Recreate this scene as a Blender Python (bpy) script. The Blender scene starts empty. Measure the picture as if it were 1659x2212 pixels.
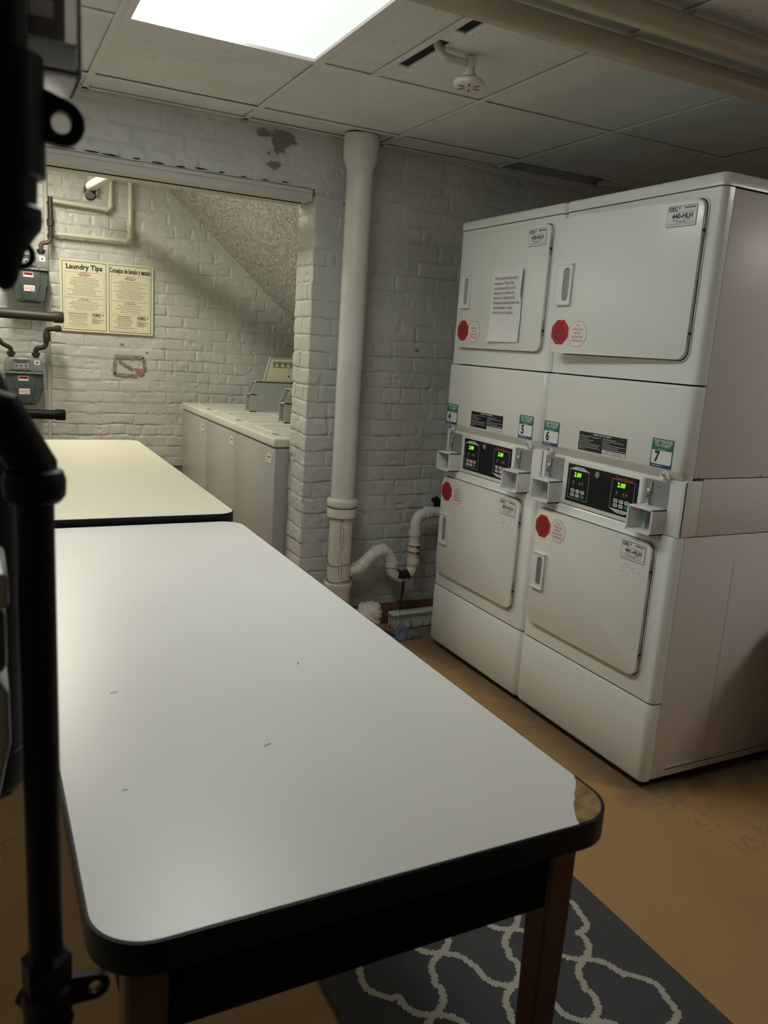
import bpy, bmesh, math, random
import numpy as np
from mathutils import Matrix, Vector
random.seed(7)
PI = math.pi
C = bpy.context.scene.collection
S = bpy.context.scene
# ------------------------------------------------------------------ camera
yaw, pitch, roll = 0.4803, -0.2048, 0.0652
fw = Vector((math.sin(yaw)*math.cos(pitch), math.cos(yaw)*math.cos(pitch), math.sin(pitch)))
r0 = Vector((math.cos(yaw), -math.sin(yaw), 0)); u0 = r0.cross(fw)
rt = r0*math.cos(roll) + u0*math.sin(roll); up = -r0*math.sin(roll) + u0*math.cos(roll)
cam = bpy.data.cameras.new('camera'); co = bpy.data.objects.new('camera', cam); C.objects.link(co)
co.matrix_world = Matrix(((rt.x, up.x, -fw.x, -1.877), (rt.y, up.y, -fw.y, -1.680), (rt.z, up.z, -fw.z, 1.364), (0, 0, 0, 1)))
cam.sensor_fit = 'HORIZONTAL'; cam.sensor_width = 36; cam.lens = 1716.8/1659*36
cam.clip_start = .05; cam.dof.use_dof = True; cam.dof.focus_distance = 3.2; cam.dof.aperture_fstop = 11
S.camera = co
# ------------------------------------------------------------------ world, lights, exposure
w = bpy.data.worlds.new('world'); S.world = w; w.use_nodes = True
w.node_tree.nodes['Background'].inputs[0].default_value = (.9, .95, 1, 1)
w.node_tree.nodes['Background'].inputs[1].default_value = .004
S.view_settings.view_transform = 'Standard'; S.view_settings.look = 'None'
S.view_settings.gamma = 1; S.view_settings.use_curve_mapping = False
S.view_settings.exposure = 0.48
def area(name, loc, sx, sy, power, col, rot=(0, 0, 0), spread=PI):
    l = bpy.data.lights.new(name, 'AREA'); l.shape = 'RECTANGLE'; l.size = sx; l.size_y = sy
    l.energy = power; l.color = col; l.spread = spread
    o = bpy.data.objects.new(name, l); C.objects.link(o); o.location = loc; o.rotation_euler = rot; return o
TUBE_E, PANEL_E = 13.5, .66            # lit tube and dim rest of the near ceiling light
area('rear_ceiling_lamp', (1.266, -1.236, 2.205), .5, .5, 7.2, (1, .94, .87))
area('alcove_lamp', (-1.56, 2.85, 2.36), .10, .95, 19, (1, .95, .78))
# ------------------------------------------------------------------ materials
def mat(name, col, rough=.5, metal=0, emit=None, es=0, coat=0, alpha=None, trans=0, bump=None, var=None, spec=.5, crough=.08):
    m = bpy.data.materials.new(name); m.use_nodes = True; nt = m.node_tree; b = nt.nodes['Principled BSDF']
    b.inputs['Base Color'].default_value = (*col, 1); b.inputs['Roughness'].default_value = rough
    b.inputs['Metallic'].default_value = metal; b.inputs['Coat Weight'].default_value = coat; b.inputs['Coat Roughness'].default_value = crough
    b.inputs['Specular IOR Level'].default_value = spec
    if trans: b.inputs['Transmission Weight'].default_value = trans
    if emit: b.inputs['Emission Color'].default_value = (*emit, 1); b.inputs['Emission Strength'].default_value = es
    tc = nt.nodes.new('ShaderNodeTexCoord')
    if var:     # (scale, amount, colour2)
        n = nt.nodes.new('ShaderNodeTexNoise'); n.inputs['Scale'].default_value = var[0]; n.inputs['Detail'].default_value = 6
        nt.links.new(tc.outputs['Object'], n.inputs['Vector'])
        cr = nt.nodes.new('ShaderNodeValToRGB'); cr.color_ramp.elements[0].position = .5-var[1]; cr.color_ramp.elements[1].position = .5+var[1]
        cr.color_ramp.elements[0].color = (*var[2], 1); cr.color_ramp.elements[1].color = (*col, 1)
        nt.links.new(n.outputs['Fac'], cr.inputs[0]); nt.links.new(cr.outputs[0], b.inputs['Base Color'])
    if bump:    # (scale, strength, distance)
        n = nt.nodes.new('ShaderNodeTexNoise'); n.inputs['Scale'].default_value = bump[0]; n.inputs['Detail'].default_value = 5
        nt.links.new(tc.outputs['Object'], n.inputs['Vector'])
        bp = nt.nodes.new('ShaderNodeBump'); bp.inputs['Strength'].default_value = bump[1]; bp.inputs['Distance'].default_value = bump[2]
        nt.links.new(n.outputs['Fac'], bp.inputs['Height']); nt.links.new(bp.outputs[0], b.inputs['Normal'])
    return m
M = {}
M['brick'] = mat('painted_brick', (.60, .605, .57), .42, bump=(38, .45, .007), var=(3.2, .16, (.51, .515, .485)))
M['flake'] = mat('bare_plaster', (.20, .19, .175), .9, bump=(60, .5, .004))
M['bare'] = mat('bare_brick_edge', (.23, .215, .195), .9, var=(30, .1, (.33, .32, .30)))
M['redmark'] = mat('red_mark', (.38, .19, .16), .8)
M['dark'] = mat('dark_void', (.006, .006, .007), .9)
M['beam'] = mat('painted_lintel', (.54, .53, .49), .6, bump=(30, .2, .004))
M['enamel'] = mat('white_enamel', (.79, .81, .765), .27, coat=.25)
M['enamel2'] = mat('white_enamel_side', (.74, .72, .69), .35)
M['seam'] = mat('gasket', (.05, .05, .05), .7)
M['plastic'] = mat('white_plastic', (.80, .80, .79), .35)
M['steel'] = mat('brushed_grey', (.36, .37, .39), .38, metal=.55)
M['slotgrey'] = mat('slot_grey', (.30, .305, .31), .5, metal=.3)
M['chrome'] = mat('chrome', (.75, .75, .76), .14, metal=1)
M['black'] = mat('black_plastic', (.012, .013, .017), .35)
M['panelblack'] = mat('panel_black', (.006, .007, .012), .25)
M['ink'] = mat('ink', (.012, .012, .014), .6)
M['inkgrey'] = mat('ink_grey', (.20, .20, .18), .7)
M['paper'] = mat('paper', (.84, .84, .82), .8)
M['sticker'] = mat('sticker_white', (.80, .80, .78), .45)
M['red'] = mat('sticker_red', (.50, .022, .030), .45)
M['redink'] = mat('red_ink', (.60, .09, .08), .6)
M['green'] = mat('sticker_green', (.015, .16, .11), .4)
M['blue'] = mat('sticker_blue', (.015, .065, .20), .4)
M['led'] = mat('led_green', (.05, .5, .02), .4, emit=(.20, 1, .03), es=1.5)
M['logo'] = mat('logo_red', (.50, .07, .04), .5)
M['keygreen'] = mat('key_green', (.01, .25, .13), .5)
M['key'] = mat('key_grey', (.62, .62, .62), .5)
M['poster'] = mat('poster_cream', (.80, .77, .55), .5)
M['pipe'] = mat('cream_pipe', (.62, .59, .52), .42, bump=(25, .15, .003), var=(5, .12, (.50, .47, .40)))
M['stack'] = mat('painted_stack', (.72, .705, .65), .38, bump=(28, .25, .004), var=(6, .1, (.65, .63, .57)))
M['rust'] = mat('rust_stain', (.30, .17, .08), .7)
M['ceilpipe'] = mat('ceiling_pipe', (.50, .45, .34), .33)
M['conduit'] = mat('cream_conduit', (.64, .615, .50), .4)
M['rubber'] = mat('rubber_black', (.012, .012, .014), .45)
M['iron'] = mat('black_iron', (.004, .004, .005), .5, spec=.18)
M['oldiron'] = mat('old_iron', (.030, .024, .020), .5)
M['copper'] = mat('copper_fitting', (.10, .052, .036), .5)
M['metergreen'] = mat('meter_green', (.062, .080, .072), .4)
M['metergrey'] = mat('meter_grey', (.30, .32, .30), .35, metal=.3)
M['tabletop'] = mat('laminate_white', (.79, .775, .75), .34, coat=.35, crough=.38, var=(4, .2, (.75, .735, .70)), bump=(260, .04, .0006))
M['tabletop2'] = mat('laminate_cream', (.80, .77, .62), .33, bump=(260, .04, .0006))
M['edge'] = mat('table_edge', (.006, .008, .013), .4, spec=.2)
M['apron'] = mat('table_apron', (.003, .003, .004), .7, spec=.1)
M['chip'] = mat('particle_board', (.36, .235, .09), .8, var=(60, .12, (.20, .125, .05)))
M['wood'] = mat('leg_wood', (.11, .055, .022), .45, var=(12, .15, (.075, .032, .015)))
M['washer'] = mat('washer_enamel_shaded', (.44, .44, .42), .28)  # white enamel, colour darkened to stand for the dim light on the fronts
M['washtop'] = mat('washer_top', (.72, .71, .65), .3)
M['washmeter'] = mat('washer_meter_grey', (.40, .42, .40), .45)
M['rug'] = mat('rug_grey', (.052, .055, .056), .95, bump=(400, .5, .002), var=(140, .2, (.040, .043, .044)))
M['rugcream'] = mat('rug_cream', (.38, .36, .30), .95, bump=(400, .6, .003))
M['bristle'] = mat('bristle', (.40, .41, .37), .7)
M['brushgreen'] = mat('brush_green', (.28, .40, .12), .5)
M['brushtop'] = mat('brush_block', (.62, .66, .58), .5)
M['cloth'] = mat('blue_grey_cloth', (.15, .18, .22), .9, bump=(90, .4, .003))
M['cloth2'] = mat('dark_cloth', (.05, .06, .075), .9)
M['bin'] = mat('bin_black', (.015, .015, .016), .5)
M['bag'] = mat('clear_bag', (.7, .7, .7), .2, trans=.85)
M['coveredge'] = mat('cover_edge', (.96, .97, .98), .45, trans=.75)
M['clearthin'] = mat('clear_lens', (.95, .96, .97), .05, trans=.97)
M['clear'] = mat('clear_cover', (.95, .96, .97), .08, trans=.92)
M['base'] = mat('floor_paint_base', (.20, .105, .045), .7, var=(14, .15, (.13, .075, .04)))
M['frame'] = mat('white_frame', (.72, .72, .70), .4)
M['tbar'] = mat('ceiling_bar', (.74, .74, .71), .5)
M['sprink'] = mat('detector_white', (.70, .66, .58), .5)
M['wallpaint'] = mat('wall_paint', (.50, .49, .46), .7)

# floor
m = bpy.data.materials.new('painted_floor'); m.use_nodes = True; nt = m.node_tree; b = nt.nodes['Principled BSDF']; M['floor'] = m
tc = nt.nodes.new('ShaderNodeTexCoord')
def nz(scale, detail=6, rough=.55):
    n = nt.nodes.new('ShaderNodeTexNoise'); n.inputs['Scale'].default_value = scale; n.inputs['Detail'].default_value = detail
    n.inputs['Roughness'].default_value = rough; nt.links.new(tc.outputs['Object'], n.inputs['Vector']); return n
def ramp(src, p0, c0, p1, c1):
    r = nt.nodes.new('ShaderNodeValToRGB'); e = r.color_ramp.elements; e[0].position = p0; e[1].position = p1
    e[0].color = (*c0, 1); e[1].color = (*c1, 1); nt.links.new(src, r.inputs[0]); return r
def mix(f, a, bb):
    x = nt.nodes.new('ShaderNodeMix'); x.data_type = 'RGBA'; nt.links.new(f, x.inputs[0]); nt.links.new(a, x.inputs[6]); nt.links.new(bb, x.inputs[7]); return x
base = ramp(nz(2.2).outputs['Fac'], .3, (.32, .18, .070), .7, (.39, .225, .088))
dirt = nt.nodes.new('ShaderNodeRGB'); dirt.outputs[0].default_value = (.10, .075, .05, 1)
spk = ramp(nz(38, 3).outputs['Fac'], .70, (0, 0, 0), .75, (.75, .75, .75))
mk = ramp(nz(3.1, 3).outputs['Fac'], .50, (0, 0, 0), .62, (1, 1, 1))
mm = nt.nodes.new('ShaderNodeMath'); mm.operation = 'MULTIPLY'; nt.links.new(spk.outputs[0], mm.inputs[0]); nt.links.new(mk.outputs[0], mm.inputs[1])
x1 = mix(mm.outputs[0], base.outputs[0], dirt.outputs[0])
vo = nt.nodes.new('ShaderNodeTexVoronoi'); vo.feature = 'DISTANCE_TO_EDGE'; vo.inputs['Scale'].default_value = 1.1
wv = nt.nodes.new('ShaderNodeVectorMath'); wv.operation = 'MULTIPLY_ADD'; nn = nz(5, 8)
nt.links.new(nn.outputs['Color'], wv.inputs[0]); wv.inputs[1].default_value = (.35, .35, .35); nt.links.new(tc.outputs['Object'], wv.inputs[2]); nt.links.new(wv.outputs[0], vo.inputs['Vector'])
ck = ramp(vo.outputs['Distance'], .0, (.55, .55, .55), .0022, (0, 0, 0))
mk2 = ramp(nz(1.9, 2).outputs['Fac'], .56, (0, 0, 0), .60, (1, 1, 1))
m2 = nt.nodes.new('ShaderNodeMath'); m2.operation = 'MULTIPLY'; nt.links.new(ck.outputs[0], m2.inputs[0]); nt.links.new(mk2.outputs[0], m2.inputs[1])
x2 = mix(m2.outputs[0], x1.outputs[2], dirt.outputs[0])
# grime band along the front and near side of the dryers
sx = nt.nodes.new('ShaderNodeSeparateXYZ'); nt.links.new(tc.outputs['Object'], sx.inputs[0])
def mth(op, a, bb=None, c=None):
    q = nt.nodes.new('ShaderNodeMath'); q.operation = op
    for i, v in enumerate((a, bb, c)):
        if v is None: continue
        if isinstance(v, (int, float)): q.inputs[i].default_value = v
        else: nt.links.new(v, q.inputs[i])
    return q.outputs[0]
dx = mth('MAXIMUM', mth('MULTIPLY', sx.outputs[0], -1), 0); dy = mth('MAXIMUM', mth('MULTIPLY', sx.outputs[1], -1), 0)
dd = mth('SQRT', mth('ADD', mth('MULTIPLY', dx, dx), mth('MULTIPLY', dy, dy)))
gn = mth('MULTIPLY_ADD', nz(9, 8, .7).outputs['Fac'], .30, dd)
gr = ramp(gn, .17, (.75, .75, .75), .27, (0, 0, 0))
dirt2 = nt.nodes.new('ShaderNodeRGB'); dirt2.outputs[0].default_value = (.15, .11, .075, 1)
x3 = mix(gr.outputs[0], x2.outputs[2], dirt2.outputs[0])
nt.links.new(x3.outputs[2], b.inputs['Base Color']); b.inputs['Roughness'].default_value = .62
bp = nt.nodes.new('ShaderNodeBump'); bp.inputs['Strength'].default_value = .2; bp.inputs['Distance'].default_value = .004
nt.links.new(nz(18).outputs['Fac'], bp.inputs['Height']); nt.links.new(bp.outputs[0], b.inputs['Normal'])
# ceiling tile with pinholes
m = bpy.data.materials.new('ceiling_tile'); m.use_nodes = True; nt = m.node_tree; b = nt.nodes['Principled BSDF']; M['tile'] = m
tc = nt.nodes.new('ShaderNodeTexCoord')
base = ramp(nz(4).outputs['Fac'], .3, (.66, .675, .665), .7, (.76, .775, .765))
vo = nt.nodes.new('ShaderNodeTexVoronoi'); vo.inputs['Scale'].default_value = 62; nt.links.new(tc.outputs['Object'], vo.inputs['Vector'])
sp = ramp(vo.outputs['Distance'], .13, (.7, .7, .7), .22, (0, 0, 0))
sel = ramp(nz(26, 2).outputs['Fac'], .50, (0, 0, 0), .56, (1, 1, 1))
mm = nt.nodes.new('ShaderNodeMath'); mm.operation = 'MULTIPLY'; nt.links.new(sp.outputs[0], mm.inputs[0]); nt.links.new(sel.outputs[0], mm.inputs[1])
dk = nt.nodes.new('ShaderNodeRGB'); dk.outputs[0].default_value = (.10, .09, .08, 1)
x1 = mix(mm.outputs[0], base.outputs[0], dk.outputs[0]); nt.links.new(x1.outputs[2], b.inputs['Base Color']); b.inputs['Roughness'].default_value = .85
# rough concrete of the stair underside
m = bpy.data.materials.new('rough_concrete'); m.use_nodes = True; nt = m.node_tree; b = nt.nodes['Principled BSDF']; M['concrete'] = m
tc = nt.nodes.new('ShaderNodeTexCoord')
base = ramp(nz(55, 6, .7).outputs['Fac'], .40, (.36, .35, .32), .60, (.84, .82, .76)); nt.links.new(base.outputs[0], b.inputs['Base Color'])
b.inputs['Roughness'].default_value = .6
bp = nt.nodes.new('ShaderNodeBump'); bp.inputs['Strength'].default_value = 1; bp.inputs['Distance'].default_value = .02
nt.links.new(nz(48, 6, .7).outputs['Fac'], bp.inputs['Height']); nt.links.new(bp.outputs[0], b.inputs['Normal'])
# diffuser of the ceiling light: bright over its one lit tube (x = local tube position)
def diffuser_mat(name, tube_x, hot, dim, wdt):
    m = bpy.data.materials.new(name); m.use_nodes = True; nt = m.node_tree; b = nt.nodes['Principled BSDF']
    tc = nt.nodes.new('ShaderNodeTexCoord'); sx = nt.nodes.new('ShaderNodeSeparateXYZ'); nt.links.new(tc.outputs['Object'], sx.inputs[0])
    def q(op, a, bb=None):
        n = nt.nodes.new('ShaderNodeMath'); n.operation = op
        for i, v in enumerate((a, bb)):
            if v is None: continue
            if isinstance(v, (int, float)): n.inputs[i].default_value = v
            else: nt.links.new(v, n.inputs[i])
        return n.outputs[0]
    d = q('DIVIDE', q('SUBTRACT', sx.outputs[0], tube_x), wdt); e = q('EXPONENT', q('MULTIPLY', q('MULTIPLY', d, d), -1))
    yy = q('SUBTRACT', 1, q('POWER', q('ABSOLUTE', q('DIVIDE', sx.outputs[1], .66)), 6))
    s = q('ADD', q('MULTIPLY', q('MULTIPLY', e, q('MAXIMUM', yy, 0)), hot), dim)
    b.inputs['Base Color'].default_value = (.2, .2, .2, 1); b.inputs['Roughness'].default_value = .5
    b.inputs['Emission Color'].default_value = (.965, 1, .965, 1); nt.links.new(s, b.inputs['Emission Strength'])
    return m
M['diffuser'] = diffuser_mat('diffuser', -.15, TUBE_E, PANEL_E, .13)
M['diffuser2'] = mat('diffuser_rear', (.8, .8, .8), .4, emit=(1, .95, .88), es=1.2)
M['tubelamp'] = mat('lamp_tube', (.9, .9, .85), .4, emit=(1, .93, .74), es=3)

# ------------------------------------------------------------------ mesh builder
class MB:
    def __init__(s): s.bm = bmesh.new(); s.mats = []
    def mi(s, m):
        if m not in s.mats: s.mats.append(m)
        return s.mats.index(m)
    def add(s, t, m, T=None, smooth=False):
        if T is not None: bmesh.ops.transform(t, matrix=T, verts=t.verts)
        k = s.mi(m); vm = [s.bm.verts.new(v.co) for v in t.verts]; t.verts.index_update()
        for f in t.faces:
            try: g = s.bm.faces.new([vm[v.index] for v in f.verts])
            except ValueError: continue
            g.material_index = k; g.smooth = smooth
        t.free(); return s
    def box(s, a, b, m, bev=0, seg=2, T=None):
        t = bmesh.new(); bmesh.ops.create_cube(t, size=1)
        for v in t.verts: v.co = Vector([(a[i]+b[i])/2 + v.co[i]*(b[i]-a[i]) for i in range(3)])
        if bev: bmesh.ops.bevel(t, geom=t.edges[:], offset=bev, segments=seg, profile=.5, affect='EDGES')
        return s.add(t, m, T, smooth=False)
    def prism(s, pts, w0, w1, m, T=None, bev=0, seg=2, cap0=True):
        """pts 2D outline (ccw), extruded along w from w0 to w1"""
        t = bmesh.new(); A = [t.verts.new((p[0], p[1], w0)) for p in pts]; B = [t.verts.new((p[0], p[1], w1)) for p in pts]
        n = len(pts); top = t.faces.new(B)
        if cap0: t.faces.new(A[::-1])
        for i in range(n): t.faces.new((A[i], A[(i+1) % n], B[(i+1) % n], B[i]))
        if bev: bmesh.ops.bevel(t, geom=list(top.edges), offset=bev, segments=seg, profile=.5, affect='EDGES')
        return s.add(t, m, T)
    def face(s, pts, w, m, T=None):
        t = bmesh.new(); t.faces.new([t.verts.new((p[0], p[1], w)) for p in pts]); return s.add(t, m, T)
    def ring(s, outer, inner, w0, w1, m, T=None):
        t = bmesh.new(); n = len(outer)
        V = [[t.verts.new((p[0], p[1], ww)) for p in L] for L in (outer, inner) for ww in (w0, w1)]
        for i in range(n):
            j = (i+1) % n
            t.faces.new((V[0][i], V[0][j], V[1][j], V[1][i])); t.faces.new((V[3][i], V[3][j], V[2][j], V[2][i]))
            t.faces.new((V[1][i], V[1][j], V[3][j], V[3][i])); t.faces.new((V[2][i], V[2][j], V[0][j], V[0][i]))
        return s.add(t, m, T)
    def loft(s, secs, m, T=None, closed_ends=True, smooth=True):
        t = bmesh.new(); R = [[t.verts.new(p) for p in sec] for sec in secs]; n = len(secs[0])
        for a, bb in zip(R, R[1:]):
            for i in range(n): t.faces.new((a[i], a[(i+1) % n], bb[(i+1) % n], bb[i]))
        if closed_ends: t.faces.new(R[0][::-1]); t.faces.new(R[-1])
        return s.add(t, m, T, smooth)
    def tube(s, path, r, m, seg=16, fillet=None, T=None, caps=True):
        P = [Vector(p) for p in path]
        if fillet:
            Q = [P[0]]
            for i in range(1, len(P)-1):
                a, bq, c = P[i-1], P[i], P[i+1]; f = min(fillet, (a-bq).length*.49, (c-bq).length*.49)
                p0 = bq+(a-bq).normalized()*f; p1 = bq+(c-bq).normalized()*f
                for k in range(7): u = k/6; Q.append(p0*(1-u)**2 + bq*2*u*(1-u) + p1*u*u)
            Q.append(P[-1]); P = Q
        rs = r if isinstance(r, (list, tuple)) else [r]*len(P)
        secs = []; prev = None
        for i, p in enumerate(P):
            d = (P[min(i+1, len(P)-1)]-P[max(i-1, 0)]).normalized()
            if prev is None: n = d.orthogonal().normalized()
            else: n = (prev - d*prev.dot(d)).normalized()
            prev = n; q = d.cross(n)
            secs.append([p + (n*math.cos(2*PI*k/seg) + q*math.sin(2*PI*k/seg))*rs[i] for k in range(seg)])
        return s.loft(secs, m, T, caps)
    def lathe(s, prof, m, origin=(0, 0, 0), axis=(0, 0, 1), seg=32, smooth=True, T=None):
        """prof: (dist along axis, radius)"""
        o = Vector(origin); d = Vector(axis).normalized(); n = d.orthogonal().normalized(); q = d.cross(n)
        secs = [[o + d*h + (n*math.cos(2*PI*k/seg)+q*math.sin(2*PI*k/seg))*max(rr, 1e-4) for k in range(seg)] for h, rr in prof]
        return s.loft(secs, m, T, True, smooth)
    def text(s, txt, size, pos, m, T=None, align='CENTER', w=0, bold=0, sx=1, shear=0, ext=0, space=1, rot=0):
        c = bpy.data.curves.new('t', 'FONT'); c.body = txt; c.size = size; c.align_x = align; c.align_y = 'CENTER'
        c.offset = bold*size; c.resolution_u = 2; c.shear = shear; c.extrude = ext; c.space_line = space
        o = bpy.data.objects.new('t', c); C.objects.link(o)
        dg = bpy.context.evaluated_depsgraph_get(); me = bpy.data.meshes.new_from_object(o.evaluated_get(dg))
        t = bmesh.new(); t.from_mesh(me); bpy.data.objects.remove(o); bpy.data.curves.remove(c); bpy.data.meshes.remove(me)
        L = Matrix.Translation((pos[0], pos[1], w)) @ Matrix.Rotation(rot, 4, 'Z') @ Matrix.Diagonal((sx, 1, 1, 1))
        return s.add(t, m, (T @ L) if T is not None else L)
    def build(s, name, parent=None, loc=None, smooth_angle=None):
        me = bpy.data.meshes.new(name); s.bm.normal_update(); s.bm.to_mesh(me); s.bm.free(); me.set_sharp_from_angle(angle=math.radians(38))
        for k in s.mats: me.materials.append(M[k])
        o = bpy.data.objects.new(name, me); C.objects.link(o)
        if parent: o.parent = parent
        if loc: o.location = loc
        return o
def rrect(cx, cy, w, h, r, k=5):
    P = []
    for (sx_, sy_, a) in ((1, 1, 0), (-1, 1, 90), (-1, -1, 180), (1, -1, 270)):
        for i in range(k+1):
            t = math.radians(a+90*i/k); P.append((cx+sx_*(w/2-r)+r*math.cos(t), cy+sy_*(h/2-r)+r*math.sin(t)))
    return P
def octa(cx, cy, w, h=None):
    h = h or w; c = .293
    return [(cx+w/2*x, cy+h/2*y) for x, y in ((1, 1-2*c), (1-2*c, 1), (-1+2*c, 1), (-1, 1-2*c), (-1, -1+2*c), (-1+2*c, -1), (1-2*c, -1), (1, -1+2*c))]
def thing(name, label, cat, loc=(0, 0, 0), rz=0, group=None):
    o = bpy.data.objects.new(name, None); C.objects.link(o); o.location = loc; o.rotation_euler = (0, 0, rz); o.empty_display_size = .1
    o['label'] = label; o['category'] = cat
    if group: o['group'] = group
    return o
def tag(o, label, cat, group=None):
    o['label'] = label; o['category'] = cat
    if group: o['group'] = group
    return o
def struct(o): o['kind'] = 'structure'; return o
def words(mb, T, x0, x1, y, h, m, w, cover=1.0, centre=False, seed=None):
    """one line of print too small to read: word-length dashes"""
    rr = random.Random(seed if seed is not None else round((x0+y)*1e5)); tot = (x1-x0)*cover
    x = x0 + ((x1-x0)-tot)/2 if centre else x0; end = x+tot
    while x < end-h*.6:
        L = min(rr.uniform(1.6, 5.5)*h, end-x); mb.face([(x, y-h*.32), (x+L, y-h*.32), (x+L, y+h*.32), (x, y+h*.32)], w, m, T); x += L+h*.65

# ------------------------------------------------------------------ brick relief sheets
def vnoise(x, y, seed=0):
    xi = np.floor(x).astype(int); yi = np.floor(y).astype(int); xf = x-xi; yf = y-yi
    def hsh(a, b):
        n = (a*374761393 + b*668265263 + seed*974711) & 0x7fffffff; n = ((n ^ (n >> 13))*1274126177) & 0x7fffffff
        return ((n ^ (n >> 16)) & 0xffff)/65535.
    u = xf*xf*(3-2*xf); v = yf*yf*(3-2*yf)
    return (hsh(xi, yi)*(1-u)+hsh(xi+1, yi)*u)*(1-v) + (hsh(xi, yi+1)*(1-u)+hsh(xi+1, yi+1)*u)*v
def fbm(x, y, seed=0, o=3):
    s = 0; a = .5
    for k in range(o): s = s+a*(vnoise(x*2**k, y*2**k, seed+k)-.5); a *= .55
    return s
def brick_h(s, z, seed=0, depth=.007, cl=.212, ch=.0735):
    zz = z + fbm(s*1.7, z*1.7, seed+9)*.030 + fbm(s*16, z*16, seed+5)*.012
    ss = s + fbm(s*3, z*3, seed+20)*.03 + fbm(s*18, z*18, seed+6)*.014
    c = np.floor(zz/ch).astype(int)
    hd = (c % 6 == 3); L = np.where(hd, cl*.5, cl)
    off = (c % 2)*.5*L + vnoise(c*1.37, c*0+.5, seed+3)*.03
    bi = np.floor((ss+off)/L).astype(int)
    dz = np.abs((zz/ch) % 1 - .5); dz = (.5-dz)*ch; ds = np.abs(((ss+off)/L) % 1 - .5); ds = (.5-ds)*L
    d = np.minimum(dz, ds*.9)
    jw = .0055+.004*vnoise(s*11, z*11, seed+33)
    g = np.clip(d/jw, 0, 1); g = g*g*(3-2*g)*.88+.12*np.clip(d/.02, 0, 1)
    per = vnoise(bi*7.3+.5, c*3.1+.5, seed+40)
    vis = .22+.78*np.clip(vnoise(s*2.6, z*2.6, seed+60)*.6+vnoise(s*9, z*9, seed+61)*1.5-.55, 0, 1)   # thick paint buries some joints
    tilt = (((zz/ch) % 1)-.5)*(vnoise(bi*3.3+.1, c*5.7+.2, seed+41)-.25)*-.008
    h = -(1-g)*depth*vis*(.5+per) + (per-.5)*.0045 + tilt + fbm(s*9, z*9, seed+50)*.005 + fbm(s*30, z*34, seed+51)*.0045 + np.maximum(0, .12-np.abs(fbm(s*13, z*19, seed+80)))*.02*np.clip(vnoise(s*5, z*5, seed+90)*3-1.6, 0, 1)
    pit = np.clip(vnoise(s*23, z*23, seed+70)-.86, 0, 1)*-.05
    return h+pit
def sheet(mb, path, z0, z1, step, m, seed=0, depth=.007):
    """path: list of xy points (wall line); relief pushed along the outward normal (to the right of travel)"""
    P = [Vector((p[0], p[1])) for p in path]; pos = []; nor = []; S_ = []; acc = 0
    for a, bb in zip(P, P[1:]):
        L = (bb-a).length; n = max(1, int(round(L/step))); d = (bb-a).normalized(); nn = Vector((d.y, -d.x))
        for i in range(n + (1 if bb is P[-1] else 0)):
            pos.append(a+d*(L*i/n)); S_.append(acc+L*i/n)
            nor.append(nn)
        acc += L
    nor2 = []
    for i in range(len(nor)):
        q = nor[max(0, i-1)]+nor[min(len(nor)-1, i+1)]+nor[i]; nor2.append(q.normalized())
    nz_ = max(1, int(round((z1-z0)/step))); zs = np.linspace(z0, z1, nz_+1); ss = np.array(S_)
    G = brick_h(*np.meshgrid(ss, zs), seed=seed, depth=depth)
    pr = np.array([(p.x, p.y) for p in pos]); nr = np.array([(n.x, n.y) for n in nor2])
    k = mb.mi(m); bm_ = mb.bm; rows = []
    for j, z in enumerate(zs):
        xy = pr + nr*G[j][:, None]
        rows.append([bm_.verts.new((xy[i, 0], xy[i, 1], z)) for i in range(len(pr))])
    for j in range(nz_):
        a, c = rows[j], rows[j+1]
        for i in range(len(pr)-1):
            f = bm_.faces.new((a[i], c[i], c[i+1], a[i+1])[::-1]); f.smooth = True; f.material_index = k
def blob(cx, cz, rx, rz, n, seed, jag=.35):
    rr = random.Random(seed); return [(cx+rx*(1+rr.uniform(-jag, jag))*math.cos(2*PI*i/n), cz+rz*(1+rr.uniform(-jag, jag))*math.sin(2*PI*i/n)) for i in range(n)]

YW, ZC, YB = 1.693, 2.225, 3.93
XL, XR, YF, ZT = -2.35, 1.65, -3.3, 2.46
JX = -.548; YI = YW+.20
# T with u->+x, v->z, normal->-y (a wall seen from the room)
def TY(x, y, z): return Matrix(((1, 0, 0, x), (0, 0, -1, y), (0, 1, 0, z), (0, 0, 0, 1)))
# T with u->-y, v->z, normal->-x (dryer fronts)
def TX(x, y, z): return Matrix(((0, 0, -1, x), (-1, 0, 0, y), (0, 1, 0, z), (0, 0, 0, 1)))
# T with u->+x v->+y normal up
def TZ(x, y, z): return Matrix.Translation((x, y, z))

# ---- floor
mb = MB(); mb.box((XL-.1, YF-.1, -.1), (XR+.1, YB+.1, 0), 'floor'); struct(mb.build('floor'))
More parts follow.
